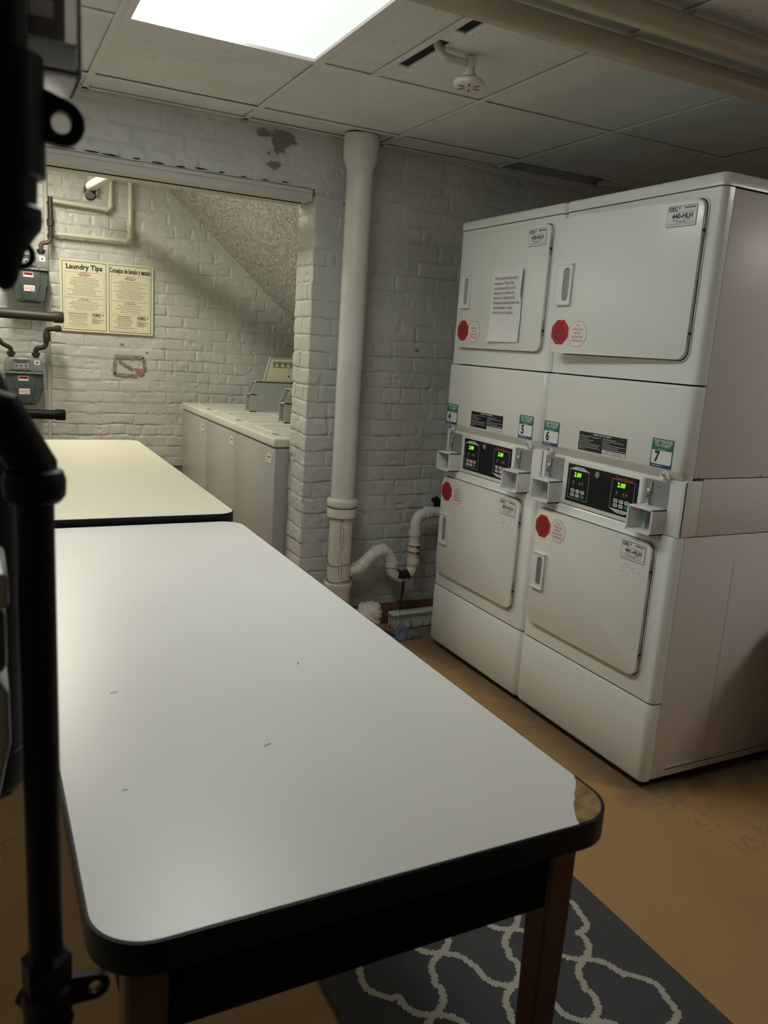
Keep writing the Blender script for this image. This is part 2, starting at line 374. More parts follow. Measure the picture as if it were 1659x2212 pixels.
# ---- wall_back with the opening: relief sheet wraps round the jamb
mb = MB()
sheet(mb, [(JX, YI), (JX, YW+.004), (JX+.004, YW), (.42, YW)], 0, 2.003, .0050, 'brick', 3, depth=.0075)
sheet(mb, [(.42, YW), (XR, YW)], 0, 2.003, .012, 'brick', 3, depth=.010)
sheet(mb, [(XL, YW), (XR, YW)], 2.003, ZT, .0065, 'brick', 11, depth=.005)
mb.box((JX+.03, YW+.03, 0), (XR, YI, 2.0), 'wallpaint'); mb.box((XL, YW+.03, 2.006), (XR, YI, ZT), 'wallpaint')
T = TY(0, YW-.0055, 0)
for a in ((-.700, 2.180, .052, .028, 11, 3), (-.722, 2.150, .022, .030, 9, 4), (-.79, 2.186, .028, .014, 8, 14), (-.742, 2.072, .026, .015, 10, 5), (-.765, 2.112, .006, .006, 7, 6), (-.73, 2.118, .004, .006, 6, 8), (-.70, 2.13, .004, .006, 6, 18)):
    mb.prism(blob(*a[:4], a[4]*2, a[5], .38), 0, .0012+a[5]*.00013, 'flake', T)
rr = random.Random(5)
for k in range(11):   # open crack above the lintel
    x = -1.55+k*.085+rr.uniform(-.01, .01); mb.prism(blob(x, 2.008+rr.uniform(-.002, .003), rr.uniform(.012, .035), .0025, 9, k), 0, .001, 'dark', T)
for k in range(14):
    x = rr.uniform(-.5, .95); z = rr.uniform(.35, 2.0); mb.prism(blob(x, z, rr.uniform(.004, .012), rr.uniform(.003, .006), 8, k+50), 0, .0008, 'flake', T)
mb.prism(blob(.172, .612, .024, .032, 12, 77, .4), 0, .002, 'dark', T)
mb.prism(blob(.150, .630, .012, .012, 9, 78, .4), 0, .0022, 'dark', T)
struct(mb.build('wall_back'))
# lintel
mb = MB(); mb.box((XL, YW+.004, 1.955), (JX-.012, YI+.0, 2.004), 'beam', .002); mb.box((XL, YW-.003, 1.984), (JX-.03, YW+.02, 2.0), 'beam', .003)
mb.box((XL, YW+.09, 1.951), (JX-.03, YW+.094, 1.957), 'dark')
struct(mb.build('trim_1'))
# painted base strip
mb = MB(); mb.box((JX+.03, YW-.012, 0), (XR, YW+.01, .105), 'base', .003); struct(mb.build('baseboard_back'))
# ---- alcove walls
mb = MB(); sheet(mb, [(XL, YB), (-1.75, YB)], 0, ZT, .015, 'brick', 21, depth=.009); sheet(mb, [(-1.75, YB), (.45, YB)], .45, ZT, .0070, 'brick', 22, depth=.0075); sheet(mb, [(.45, YB), (XR, YB)], 0, ZT, .02, 'brick', 23, depth=.009)
T = TY(0, YB-.006, 0)
def strip(pts, wd, m, seed):
    rr = random.Random(seed); n = len(pts)
    for i in range(n-1):
        a = Vector(pts[i]); c = Vector(pts[i+1]); d = (c-a).normalized(); q = Vector((-d.y, d.x)); L = (c-a).length; k = max(3, int(L/.014)); U = []; V = []
        for j in range(k+1):
            p = a+d*L*j/k; U.append(tuple(p+q*wd*rr.uniform(.3, .6))); V.append(tuple(p-q*wd*rr.uniform(.3, .6)))
        mb.face((V+U[::-1]), .0015, m, T)
strip([(-1.045, 1.185), (-.86, 1.188), (-.855, 1.10)], .026, 'bare', 1)
strip([(-1.045, 1.175), (-1.05, 1.07), (-.90, 1.065)], .022, 'bare', 2)
strip([(-1.02, 1.16), (-.93, 1.105)], .018, 'bare', 3)
mb.face([(-.925, 1.115), (-.86, 1.11), (-.857, 1.075), (-.885, 1.06)], .0022, 'redmark', T)
mb.prism(blob(-.838, 1.222, .006, .004, 8, 9), 0, .002, 'dark', T); mb.prism(blob(-1.0, 1.27, .012, .004, 8, 10), 0, .002, 'flake', T)
mb.box((XL, YB+.03, 0), (XR, YB+.15, ZT), 'wallpaint'); struct(mb.build('wall_alcove'))
mb = MB(); sheet(mb, [(XL, YF), (XL, YB)], 0, ZT, .03, 'brick', 31); mb.box((XL-.15, YF, 0), (XL-.02, YB, ZT), 'wallpaint'); struct(mb.build('wall_left'))
mb = MB(); mb.box((XR, YF, 0), (XR+.12, YB, ZT), 'wallpaint'); struct(mb.build('wall_right'))
mb = MB(); mb.box((XL, YF-.12, 0), (XR, YF, ZT), 'wallpaint'); struct(mb.build('wall_front'))
mb = MB(); mb.box((XL-.1, YF-.1, ZT), (XR+.1, YB+.1, ZT+.1), 'beam'); struct(mb.build('ceiling'))
# stair underside: sloped slab over the washers, rough cast face
mb = MB(); t = bmesh.new(); n1, n2 = 130, 130; rows = []
sa = Vector((-.84, 0, 2.405)); sb = Vector((.75, 0, 1.015))
gx, gy = np.meshgrid(np.linspace(0, 1, n1+1), np.linspace(0, 1, n2+1), indexing='ij')
H = fbm(gx*70, gy*70, 5, 3)*.018 + fbm(gx*9, gy*40, 8, 2)*.012
for i in range(n1+1):
    r_ = []
    for j in range(n2+1):
        p = sa.lerp(sb, i/n1); hh = H[i, j]; r_.append(t.verts.new((p.x+hh*.65, YI+.01+(YB-YI-.01)*j/n2, p.z+hh*.75)))
    rows.append(r_)
for i in range(n1):
    for j in range(n2): t.faces.new((rows[i][j], rows[i][j+1], rows[i+1][j+1], rows[i+1][j]))
mb.add(t, 'concrete', smooth=True)
t = bmesh.new(); a = [(-.84, 2.46), (.78, 2.46), (.78, 1.05), (-.82, 2.43)]
mb.prism(a, 0, YB-YI-.02, 'concrete', Matrix(((1, 0, 0, 0), (0, 0, -1, YB-.005), (0, 1, 0, 0), (0, 0, 0, 1))))
t.free(); struct(mb.build('trim_2'))
# ---- suspended ceiling
GX = [-.259+.61*k for k in range(-4, 5)]; GY = [.899+.61*k for k in range(-7, 2)]
mb = MB(); rr = random.Random(2)
for i in range(len(GX)-1):
    x0, x1 = GX[i], GX[i+1]
    if x1 < XL or x0 > XR: continue
    for j in range(len(GY)):
        y0 = GY[j]; y1 = GY[j+1] if j+1 < len(GY) else YW-.01
        if y0 < YF-.6: continue
        if abs(x0+1.479) < .01 and -.35 < y0 < .85: continue            # near ceiling light
        if abs(x0-.961) < .01 and abs(y0+1.541) < .01: continue   # small light panel right of the viewer
        if abs(x0-.351) < .01 and y0 > 1.5: continue                     # missing tile
        a0, a1, b0, b1 = max(x0, XL)+.003, min(x1, XR)-.003, max(y0, YF)+.003, y1-.003
        z = ZC+.004+rr.uniform(0, .003); sg = rr.uniform(-.002, .003)
        if abs(x0+.869) < .01 and abs(y0-.289) < .01:
            mb.box((a0, b0, z), (-.690, b1, z+.015), 'tile', .001); mb.box((-.622, b0, z), (a1, b1, z+.006), 'tile', .001)
            mb.box((-.670, .42, z), (-.62, .50, z+.005), 'tile'); mb.box((-.67, .76, z), (-.62, b1, z+.005), 'tile')
            continue
        t = bmesh.new(); V = [t.verts.new(p) for p in ((a0, b0, z), (a1, b0, z+sg), (a1, b1, z+sg*.5), (a0, b1, z), (a0, b0, z+.016), (a1, b0, z+.016+sg), (a1, b1, z+.016), (a0, b1, z+.016))]
        for f in ((3, 2, 1, 0), (4, 5, 6, 7), (0, 1, 5, 4), (1, 2, 6, 5), (2, 3, 7, 6), (3, 0, 4, 7)): t.faces.new([V[k] for k in f])
        mb.add(t, 'tile')
struct(mb.build('trim_3'))
mb = MB(); hw = .012
for gx_ in GX:
    if gx_ < XL or gx_ > XR: continue
    mb.box((gx_-hw, YF, ZC-.001), (gx_+hw, YW, ZC+.0025), 'tbar', .0008)
for k, gy_ in enumerate(GY):
    if gy_ < YF: continue
    if abs(gy_-.289) < .01:
        xx = -1.479
        mb.box((XL, gy_-hw, ZC-.0005), (xx+hw, gy_+hw, ZC+.003), 'tbar', .0008); mb.box((xx+.61-hw, gy_-hw, ZC-.0005), (XR, gy_+hw, ZC+.003), 'tbar', .0008)
    else: mb.box((XL, gy_-hw, ZC-.0005), (XR, gy_+hw, ZC+.003), 'tbar', .0008)
mb.box((-.692, .289, ZC-.001), (-.668, .899, ZC+.003), 'tbar', .0008)
mb.box((XL, YW-.022, ZC-.001), (XR, YW-.002, ZC+.003), 'tbar', .0008)
struct(mb.build('trim_4'))
# ---- ceiling lights
def ceiling_light(label, x0, y0, dm, L=1.22):
    t = thing('ceiling_light', label, 'light', (x0+.305, y0+L/2, ZC), 0)
    m1 = MB(); o = rrect(0, 0, .596, L-.014, .004, 2); i = rrect(0, 0, .552, L-.058, .003, 2)
    m1.ring(o, i, -.006, .010, 'frame'); m1.box((-.29, -L/2+.015, .05), (.29, L/2-.015, .07), 'frame'); m1.build('frame', t)
    m2 = MB(); m2.prism(rrect(0, 0, .560, L-.050, .003, 2), .003, .008, dm); m2.build('diffuser', t); return t
ceiling_light('flat ceiling light panel over the tables, glaring on its left half', -1.479, -.321, 'diffuser')
ceiling_light('small square ceiling light panel above the floor beside the trash bin', .961, -1.541, 'diffuser2', .61)
mb = MB(); mb.tube([(-1.56, 2.37, 2.39), (-1.56, 3.33, 2.39)], .014, 'tubelamp', 16)
t = thing('tube_light', 'bare tube light on the alcove ceiling above the gas meters', 'light', (-1.56, 2.85, ZT)); o = mb.build('lamp_tube', t); o.location = (1.56, -2.85, -ZT)
mb = MB(); mb.box((-.04, -.52, -.035), (.04, .52, -.004), 'frame', .004); mb.build('housing', t)
# ---- ceiling pipes
for yy, zz, r, lab in ((.150, 2.187, .031, 'cream painted ceiling pipe, the one nearer the brick wall'), (-.045, 2.187, .031, 'cream painted ceiling pipe, the one farther from the brick wall')):
    mb = MB(); mb.tube([(XL+.01, yy, zz), (XR-.01, yy, zz)], r, 'ceilpipe', 24); tag(mb.build('ceiling_pipe'), lab, 'pipe', 'pipes under the ceiling')
# ---- detector on its arm
t = thing('sprinkler_head', 'round white sprinkler head on a short elbow below the ceiling tiles', 'sprinkler', (-.525, .545, ZC))
mb = MB(); mb.tube([(-.13, .0, .03), (-.10, 0, -.018), (-.01, 0, -.022)], .012, 'pipe', 14, fillet=.02); mb.build('branch_pipe', t)
mb = MB(); mb.lathe([(-.004, .017), (-.03, .017), (-.032, .014), (-.046, .014), (-.047, .020), (-.054, .020), (-.056, .013), (-.064, .013)], 'sprink', seg=20); mb.build('fitting', t)
mb = MB(); mb.lathe([(-.062, .02), (-.066, .044), (-.072, .048), (-.080, .047), (-.085, .040), (-.0855, .012)], 'sprink', seg=36)
for k in range(6):
    a = k*PI/3; mb.box((.016, -.0035, -.0868), (.036, .0035, -.0852), 'flake', T=Matrix.Rotation(a, 4, 'Z'))
mb.build('deflector', t)

# ------------------------------------------------------------------ folding tables
def folding_table(label, x0, x1, y0, y1, z, topm, chip=False, group='long laundry folding tables'):
    t = thing('folding_table', label, 'table', ((x0+x1)/2, (y0+y1)/2, 0), 0, group)
    w_, l_ = x1-x0, y1-y0; th = .038; r = .065
    mb = MB(); mb.prism(rrect(0, 0, w_, l_, r, 10), z-th, z-.0012, 'edge', bev=.003); mb.build('edge_band', t)
    mb = MB(); out = rrect(0, 0, w_-.006, l_-.006, r-.003, 12)
    if chip:
        hw_, hl = w_/2-.003, l_/2-.003
        cut = [(.2575, -hl), (.2615, -.871), (.2665, -.8625), (.270, -.857), (.279, -.8440), (.285, -.8365), (.2925, -.8310), (.300, -.8200), (.3035, -.8170), (.312, -.809), (.3215, -.7985), (hw_, -.782)]
        keep = [p for p in out if not (p[0] > .2575 and p[1] < -.782)]
        # order: out runs ccw from the right side upward; the removed corner lies at its end
        keep = keep[:]
        first = [p for p in keep]
        idx = next(i for i, p in enumerate(out) if (p[0] > .2575 and p[1] < -.782))
        pre = out[:idx]; post = [p for p in out[idx:] if not (p[0] > .2575 and p[1] < -.782)]
        poly = pre + cut + post
        mb.prism(poly, z-.002, z, topm)
        c = MB(); c.prism(rrect(0, 0, w_-.010, l_-.010, r-.005, 12), z-.0025, z-.0008, 'chip'); c.build('bare_corner', t)['label'] = 'bare brown particle board where the laminate broke off'
        for (cx_, cy_, L, a) in ((-.05, -.55, .012, .4), (-.26, -.60, .006, 0), (-.23, -.30, .012, .3), (.10, -.28, .01, 1.2)):
            mb.box((-L/2, -.0009, z), (L/2, .0009, z+.0003), 'ink', T=Matrix.Translation((cx_, cy_, 0)) @ Matrix.Rotation(a, 4, 'Z'))
    else: mb.prism(out, z-.002, z, topm)
    mb.build('tabletop', t)
    mb = MB(); a, b_, zt, zb = w_/2-.04, l_/2-.045, z-th, z-th-.115
    for q in (((-a, -b_, zb), (a, -b_+.022, zt)), ((-a, b_-.022, zb), (a, b_, zt)), ((-a, -b_, zb), (-a+.022, b_, zt)), ((a-.022, -b_, zb), (a, b_, zt))): mb.box(*q, 'apron', .002)
    mb.build('apron', t)
    for sx_ in (-1, 1):
        for sy_ in (-1, 1):
            mb = MB(); cx_, cy_ = sx_*(a-.018), sy_*(b_-.018); secs = []
            for zz, h in ((zt, .037), (zt-.14, .037), (.0085 if chip and sx_ > 0 and sy_ < 0 else 0, .024)):
                h2 = h*.5+.004; secs.append([(cx_+h2*dx_, cy_+h2*dy_, zz) for dx_, dy_ in ((1, .8), (.8, 1), (-.8, 1), (-1, .8), (-1, -.8), (-.8, -1), (.8, -1), (1, -.8))])
            mb.loft(secs[::-1], 'wood', smooth=False); mb.build('leg', t)
    return t
folding_table('white laminate folding table nearest the viewer, its right corner chipped bare', -1.797, -1.128, -.992, .775, .780, 'tabletop', True)
folding_table('cream laminate folding table behind the nearer one, reaching into the alcove', -1.80, -1.125, .795, 2.625, .800, 'tabletop2')

# ------------------------------------------------------------------ stacked dryers
WD = .686; DD = .71
def foot(x0, y0, y1, r, xb):
    P = []
    for i in range(6): a = PI+PI/2*i/5; P.append((x0+r+r*math.cos(a), y0+r+r*math.sin(a)))
    P += [(xb, y0), (xb, y1)]
    for i in range(6): a = PI/2+PI/2*i/5; P.append((x0+r+r*math.cos(a), y1-r+r*math.sin(a)))
    return P
def sec(z, *a): return [(x, y, z) for x, y in foot(*a)]
def stop_sticker(parent, cu, cv, T, white):
    mb = MB(); s_ = .083
    if not white:
        mb.prism(octa(cu, cv, s_), 0, .0005, 'red', T); mb.text('STOP', .0125, (cu, cv+.027), 'ink', T, w=.0008, bold=.012)
        for k in range(7): wd = (.046, .056, .062, .062, .056, .045, .018)[k]; words(mb, T, cu-wd/2, cu+wd/2, cv+.015-k*.0075, .0042, 'ink', .0008, seed=k)
        mb.build('stop_sticker', parent)['label'] = 'red octagonal stop sticker'
    else:
        mb.prism(octa(cu, cv, s_), 0, .0004, 'redink', T); mb.prism(octa(cu, cv, s_-.0025), 0, .0006, 'sticker', T)
        for k, tx in enumerate(('STOP', 'YOU MUST CLEAN', 'LINT FILTER', 'BEFORE AND AFTER', 'STARTING DRYER')):
            mb.text(tx, .0096, (cu, cv+.027-k*.0125), 'redink', T, w=.0009, sx=.62 if k else .8, bold=.01)
        mb.build('stop_sticker', parent)['label'] = 'white octagonal stop sticker with red print'
def machine_tag(parent, cu, cv, T, num):
    mb = MB(); w_, h_ = .106, .060
    mb.prism(rrect(cu, cv, w_, h_, .004, 3), 0, .0006, 'ink', T); mb.prism(rrect(cu, cv, w_-.003, h_-.003, .003, 3), 0, .0009, 'sticker', T)
    L = cu-w_/2+.005; tp = cv+h_/2
    mb.text('CSC', .0130, (L, tp-.009), 'ink', T, 'LEFT', w=.0012, sx=1.25, bold=.045)
    mb.prism([(L+.034, tp-.013), (L+.037, tp-.008), (L+.034, tp-.008), (L+.037, tp-.004), (L+.040, tp-.004), (L+.038, tp-.007), (L+.041, tp-.007)][::-1], .0009, .0013, 'ink', T)
    words(mb, T, L, L+.030, tp-.0155, .003, 'ink', .0012)
    x = cu+w_/2-.045
    rr = random.Random(num)
    while x < cu+w_/2-.006: d = rr.choice((.0006, .001, .0016)); mb.face([(x, tp-.010), (x+d, tp-.010), (x+d, tp-.005), (x, tp-.005)], .0012, 'ink', T); x += d+rr.choice((.0005, .0009))
    mb.face([(cu-.022, cv+.0115), (cu+.040, cv+.0115), (cu+.040, cv+.0122), (cu-.022, cv+.0122)], .0012, 'ink', T)
    mb.text(num, .0205, (cu+.003, cv-.0005), 'ink', T, w=.0012, bold=.03, sx=.95)
    words(mb, T, cu-.034, cu-.012, cv-.011, .0025, 'ink', .0012); words(mb, T, cu+.008, cu+.034, cv-.011, .0025, 'ink', .0012)
    words(mb, T, cu-.018, cu+.018, cv-.0155, .0032, 'ink', .0012)
    mb.face([(cu-.046, cv-.0195), (cu+.046, cv-.0195), (cu+.046, cv-.0188), (cu-.046, cv-.0188)], .0012, 'ink', T); words(mb, T, cu-.044, cu+.044, cv-.023, .0022, 'inkgrey', .0012)
    mb.build('machine_tag', parent)
def number_sticker(parent, cu, cv, T, num):
    mb = MB(); w_, h_ = .088, .088
    mb.prism(rrect(cu, cv, w_, h_, .003, 3), 0, .0005, 'green', T)
    mb.face([(cu-w_/2, cv-h_/2), (cu+w_/2, cv-h_/2), (cu+w_/2, cv-h_/2+.024), (cu-w_/2, cv-h_/2+.024)], .0007, 'blue', T)
    mb.text('TAP PHONE\nTO START', .0140, (cu, cv+.0295), 'sticker', T, w=.0009, bold=.02, space=.85)
    words(mb, T, cu-.016, cu+.014, cv+.0125, .0026, 'sticker', .0009)
    mb.prism(rrect(cu, cv-.0125, w_-.008, .042, .004, 3), .0005, .0010, 'sticker', T)
    mb.text(str(num), .046, (cu-.018, cv-.0125), 'ink', T, w=.0013, bold=.04, sx=.85)
    words(mb, T, cu-.034, cu+.006, cv-.0385, .003, 'sticker', .0012)
    mb.build('number_sticker', parent)
def dryer(label, y0, tags, nums, ajar, lean=0):
    t = thing('stacked_dryer', label, 'dryer', (0, y0, 0), 0, 'stacked coin dryers')
    # rear carcass + base
    mb = MB(); mb.box((.05, .004, .035), (DD, WD-.004, 1.862), 'seam'); mb.build('inner_carcass', t)
    # side panels
    for ya, yb in ((0.001, .010), (WD-.010, WD-.001)):
        mb = MB()
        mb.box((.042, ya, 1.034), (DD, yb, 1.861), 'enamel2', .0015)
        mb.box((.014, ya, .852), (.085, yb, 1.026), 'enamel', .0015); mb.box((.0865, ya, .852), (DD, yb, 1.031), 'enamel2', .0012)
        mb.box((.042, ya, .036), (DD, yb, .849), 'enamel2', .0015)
        if ya < .1:
            mb.box((.10, -.0005, .060), (DD-.03, .001, .0615), 'seam'); mb.box((.105, -.0012, .068), (.22, .001, .0695), 'enamel')
            mb.face([(.279, .08), (.2802, .08), (.2802, .76), (.279, .76)], 0, 'inkgrey', TY(0, .0006, 0))
        mb.build('side_panel', t)
    for x in (.075, .30, .52): mb = MB(); mb.lathe([(0, .0045), (.003, .004), (.0035, .001)], 'chrome', (x, .0005, .048), (0, -1, 0), 10); mb.build('screw', t)
    for x, z in ((.062, 1.040), (.34, 1.040), (.60, 1.040)): mb = MB(); mb.lathe([(0, .0045), (.003, .004), (.0035, .001)], 'chrome', (x, .0008, z), (0, -1, 0), 10); mb.build('screw', t)
    for y in (.045, .34, WD-.045): mb = MB(); mb.lathe([(0, .0045), (.003, .004), (.0035, .001)], 'chrome', (.006, y, .040), (-1, 0, 0), 10); mb.build('screw', t)
    # top cap
    mb = MB(); mb.loft([sec(1.866, -.003, -.001, WD+.001, .022, DD), sec(1.893, -.003, -.001, WD+.001, .022, DD), sec(1.900, .001, .003, WD-.003, .020, DD), sec(1.903, .008, .010, WD-.010, .018, DD-.01)], 'enamel'); mb.build('top_cap', t)
    # upper front frame
    mb = MB(); mb.loft([sec(1.312, 0, .001, WD-.001, .022, .040), sec(1.8625, 0, .001, WD-.001, .022, .040)], 'enamel'); mb.build('upper_front_panel', t)
    mb = MB(); mb.loft([sec(1.023, .013, .003, WD-.003, .018, .040), sec(1.050, -.008, .0015, WD-.0015, .024, .040), sec(1.054, -.0095, .001, WD-.001, .024, .040), sec(1.301, -.0095, .001, WD-.001, .024, .040), sec(1.307, -.004, .002, WD-.002, .024, .040)], 'enamel')
    for u in (.085, WD-.085):
        pass
    acc = mb.build('access_panel', t)
    for y in (.072, WD-.052):
        mb = MB(); T = TX(.000, y, 1.036); mb.prism([(-.020, -.012), (.020, -.012), (.006, .013), (-.006, .013)], -.002, .004, 'enamel', T, .001); mb.lathe([(.004, .007), (.012, .006), (.013, .002)], 'chrome', (0, 0, -.001), (0, 0, 1), 12, T=T)
        mb.face([(-.001, -.005), (.001, -.005), (.001, .004), (-.001, .004)], .0135, 'ink', T); mb.build('panel_lock', acc)
    # control console
    mb = MB(); mb.loft([sec(.851, .010, .001, WD-.001, .010, .013), sec(1.021, .010, .001, WD-.001, .010, .013)], 'enamel', smooth=False); mb.box((.012, .002, .851), (.05, WD-.002, 1.022), 'enamel')
    cons = mb.build('control_console', t)
    T = TX(.010, 0, 0)
    mb = MB(); u0, u1, v0, v1 = -.530, -.182, .866, 1.000; cu, cv = (u0+u1)/2, (v0+v1)/2
    mb.prism(rrect(cu, cv, u1-u0+.030, v1-v0+.028, .006, 3), 0, .003, 'enamel', T, .0015)
    mb.prism(rrect(cu, cv, u1-u0, v1-v0, .003, 2), .003, .0036, 'panelblack', T)
    def panel(a, bq, c, d, flip):
        w = .0039; l = .0012
        for q in (((a, c), (bq, c), (bq, c+l), (a, c+l)), ((a, d-l), (bq, d-l), (bq, d), (a, d)), ((a, c), (a+l, c), (a+l, d), (a, d)), ((bq-l, c), (bq, c), (bq, d), (bq-l, d))): mb.face(q, w, 'key', T)
        m_ = (a+bq)/2
        if flip: mb.face([(a, c), (m_-.018, c-.011), (m_+.018, c-.011), (bq, c)], w, 'key', T); mb.text('LOWER', .006, (m_, c-.0055), 'ink', T, w=w+.0003)
        else: mb.face([(a, d), (bq, d), (m_+.018, d+.011), (m_-.018, d+.011)], w, 'key', T); mb.text('UPPER', .006, (m_, d+.0055), 'ink', T, w=w+.0003)
        mb.text('2.00', .022, (m_-.008, d-.018), 'led', T, w=w+.0004, bold=.016, sx=.95, shear=.12)
        for k, (xx, h) in enumerate(((-.026, .010), (.006, .008), (.020, .010))): mb.prism([(m_+xx-.005, d-.048), (m_+xx+.005, d-.048), (m_+xx+.001, d-.048+h), (m_+xx-.001, d-.048+h)], w, w+.0002, 'inkgrey', T)
        for k, (xx, h) in enumerate(((-.026, .0), (.006, .0), (.020, .0))): words(mb, T, m_+xx-.007, m_+xx+.007, d-.0515, .002, 'inkgrey', w+.0003)
        for r_ in range(2):
            for k in range(3):
                xx = m_-.026+k*.026; yy = c+.029-r_*.0155; g = 'keygreen' if (r_ and k == 2) else 'key'
                mb.prism(rrect(xx, yy, .020, .012, .003, 2), w, w+.0008, g, T)
                if g == 'key': words(mb, T, xx-.006, xx+.006, yy, .0038, 'ink', w+.001, seed=k)
    panel(u0+.010, u0+.114, v0+.012, v1-.018, False); panel(u1-.122, u1-.016, v0+.018, v1-.016, True)
    mb.text('Speed Queen', .0165, (u1-.066, v1-.0125), 'logo', T, w=.0042, bold=.015, sx=.85)
    xx, yy = u0+.152, v1-.018
    mb.prism([(xx+.010*math.cos(i*PI/8), yy+.010*math.sin(i*PI/8)) for i in range(16)], .0036, .0042, 'key', T); mb.prism([(xx+.0075*math.cos(i*PI/8), yy+.0075*math.sin(i*PI/8)) for i in range(16)], .0042, .0044, 'panelblack', T)
    mb.face([(xx-.004, yy-.004), (xx+.004, yy-.004), (xx+.0015, yy+.005), (xx-.0015, yy+.005)], .0046, 'key', T)
    mb.build('control_panel', cons)
    # coin slots and return boxes
    for yc in (.110, WD-.076):
        T = TX(.010, yc, 0); mb = MB()
        mb.prism(rrect(0, .965, .104, .092, .005, 3), 0, .0012, 'slotgrey', T)
        mb.prism(rrect(.014, .992, .018, .010, .003, 2), .0012, .0018, 'steel', T); words(mb, T, .008, .020, .992, .004, 'ink', .0021)
        cp = mb.build('coin_slot', t)
        mb = MB(); mb.tube([(-.018, 1.004, .004), (-.018, .975, .006), (-.020, .962, .009)], .0028, 'chrome', 10, T=T)
        mb.lathe([(0, .0075), (.010, .0075), (.012, .004)], 'chrome', (-.023, .973, .001), (0, 0, 1), 14, T=T)
        mb.tube([(-.024, .968, .012), (-.023, .940, .008), (-.027, .930, .012)], .0042, 'chrome', 10, T=T)
        mb.tube([(-.032, .932, .006), (-.016, .930, .008)], .0055, 'chrome', 10, T=T); mb.build('coin_mechanism', cp)
        mb = MB(); hw_ = .053; d_ = .060; a, c = .846, .928; th = .006
        mb.box((-hw_, a, 0), (-hw_+th, c, d_), 'plastic', .001, T=T); mb.box((hw_-th, a, 0), (hw_, c, d_), 'plastic', .001, T=T)
        mb.box((-hw_, a, 0), (hw_, a+th, d_), 'plastic', .001, T=T); mb.box((-hw_, c-th, 0), (hw_, c, d_), 'plastic', .001, T=T)
        mb.box((-hw_+th, a+th, 0), (hw_-th, c-th, .004), 'slotgrey', T=T); mb.box((-hw_+th, a+th, .004), (-hw_+.034, c-th, .010), 'washmeter', T=T)
        mb.lathe([(0, .0075), (.006, .0075), (.007, .005)], 'steel', (.022, .885, .004), (0, 0, 1), 14, T=T)
        mb.box((-hw_+.004, a-.012, 0), (hw_-.004, a, .020), 'plastic', .003, T=T)
        mb.build('coin_return_box', t)
    # lower front
    mb = MB(); mb.loft([sec(.306, 0, .001, WD-.001, .020, .040), sec(.843, 0, .001, WD-.001, .020, .040), sec(.849, .004, .003, WD-.003, .018, .040)], 'enamel'); mb.build('lower_front_panel', t)
    mb = MB(); mb.loft([sec(.030, .006, .004, WD-.004, .018, .040), sec(.045, -.004, .001, WD-.001, .022, .040), sec(.292, -.004, .001, WD-.001, .022, .040), sec(.299, .0, .003, WD-.003, .022, .040)], 'enamel'); mb.build('kick_panel', t)
    for x in (.06, DD-.06):
        for y in (.05, WD-.05):
            mb = MB(); mb.lathe([(0, .020), (.008, .020), (.010, .008), (.036, .008)], 'rubber', (x, y, 0), seg=16); mb.build('leveling_foot', t)
    # doors
    def door(yh, z0, z1, dw, ang, tg, up_):
        """hinge at y=yh (viewer's right), opening towards -x"""
        fr = MB(); T0 = TX(0, 0, 0); fr.ring(rrect(-yh-dw/2, (z0+z1)/2, dw+.014, z1-z0+.014, .034, 6), rrect(-yh-dw/2, (z0+z1)/2, dw+.006, z1-z0+.006, .031, 6), .0, .0035, 'enamel', T0)
        fr.ring(rrect(-yh-dw/2, (z0+z1)/2, dw+.006, z1-z0+.006, .031, 6), rrect(-yh-dw/2, (z0+z1)/2, dw-.05, z1-z0-.05, .02, 6), .0, .0012, 'seam', T0)
        fr.build('door_opening', t)
        d = MB(); T = Matrix.Translation((-.002, yh, 0)) @ Matrix.Rotation(ang, 4, 'Z') @ TX(0, 0, 0)   # u from -dw..0
        d.prism(rrect(-dw/2, (z0+z1)/2, dw, z1-z0, .030, 7), .001, .014, 'enamel', T, .004, 3)
        dr = d.build('door', t)
        for zh in (z0+.085, z1-.080):
            h = MB(); h.box((-.002, zh-.030, .002), (.003, zh+.030, .011), 'steel', .001, T=T); h.box((.0005, zh-.012, .003), (.0045, zh-.004, .012), 'ink', T=T); h.build('hinge', dr)
        hu = -dw+.052; hz = (z0+z1)/2+.004 if up_ else (z0+z1)/2-.012
        h = MB(); T2 = T @ Matrix.Translation((0, 0, .014)); o_ = rrect(hu, hz, .066, .134, .006, 3); i_ = rrect(hu+.008, hz, .030, .108, .012, 3)
        h.ring(o_, i_, 0, .010, 'plastic', T2); h.face(i_, .0008, 'steel', T2)
        h.loft([[(hu-.007, hz-.05, .001), (hu+.022, hz-.05, .001), (hu+.022, hz-.05, .0015), (hu-.007, hz-.05, .007)], [(hu-.007, hz+.05, .001), (hu+.022, hz+.05, .001), (hu+.022, hz+.05, .0015), (hu-.007, hz+.05, .007)]], 'steel', T2, smooth=False)
        h.box((hu-.033, hz+.064, .0), (hu+.033, hz+.069, .013), 'plastic', .001, T=T2); h.box((hu-.033, hz-.069, .0), (hu+.033, hz-.064, .013), 'plastic', .001, T=T2); h.build('handle', dr)
        T3 = T @ Matrix.Translation((0, 0, .0142))
        if up_: su, sv = -dw+.046, z0+.071
        else: su, sv = -dw+.045, z1-.064
        stop_sticker(dr, su, sv, T3, False); stop_sticker(dr, su+.086, sv-(.004 if up_ else -.0), T3, True)
        machine_tag(dr, -.076, z1-.043, T3, tg)
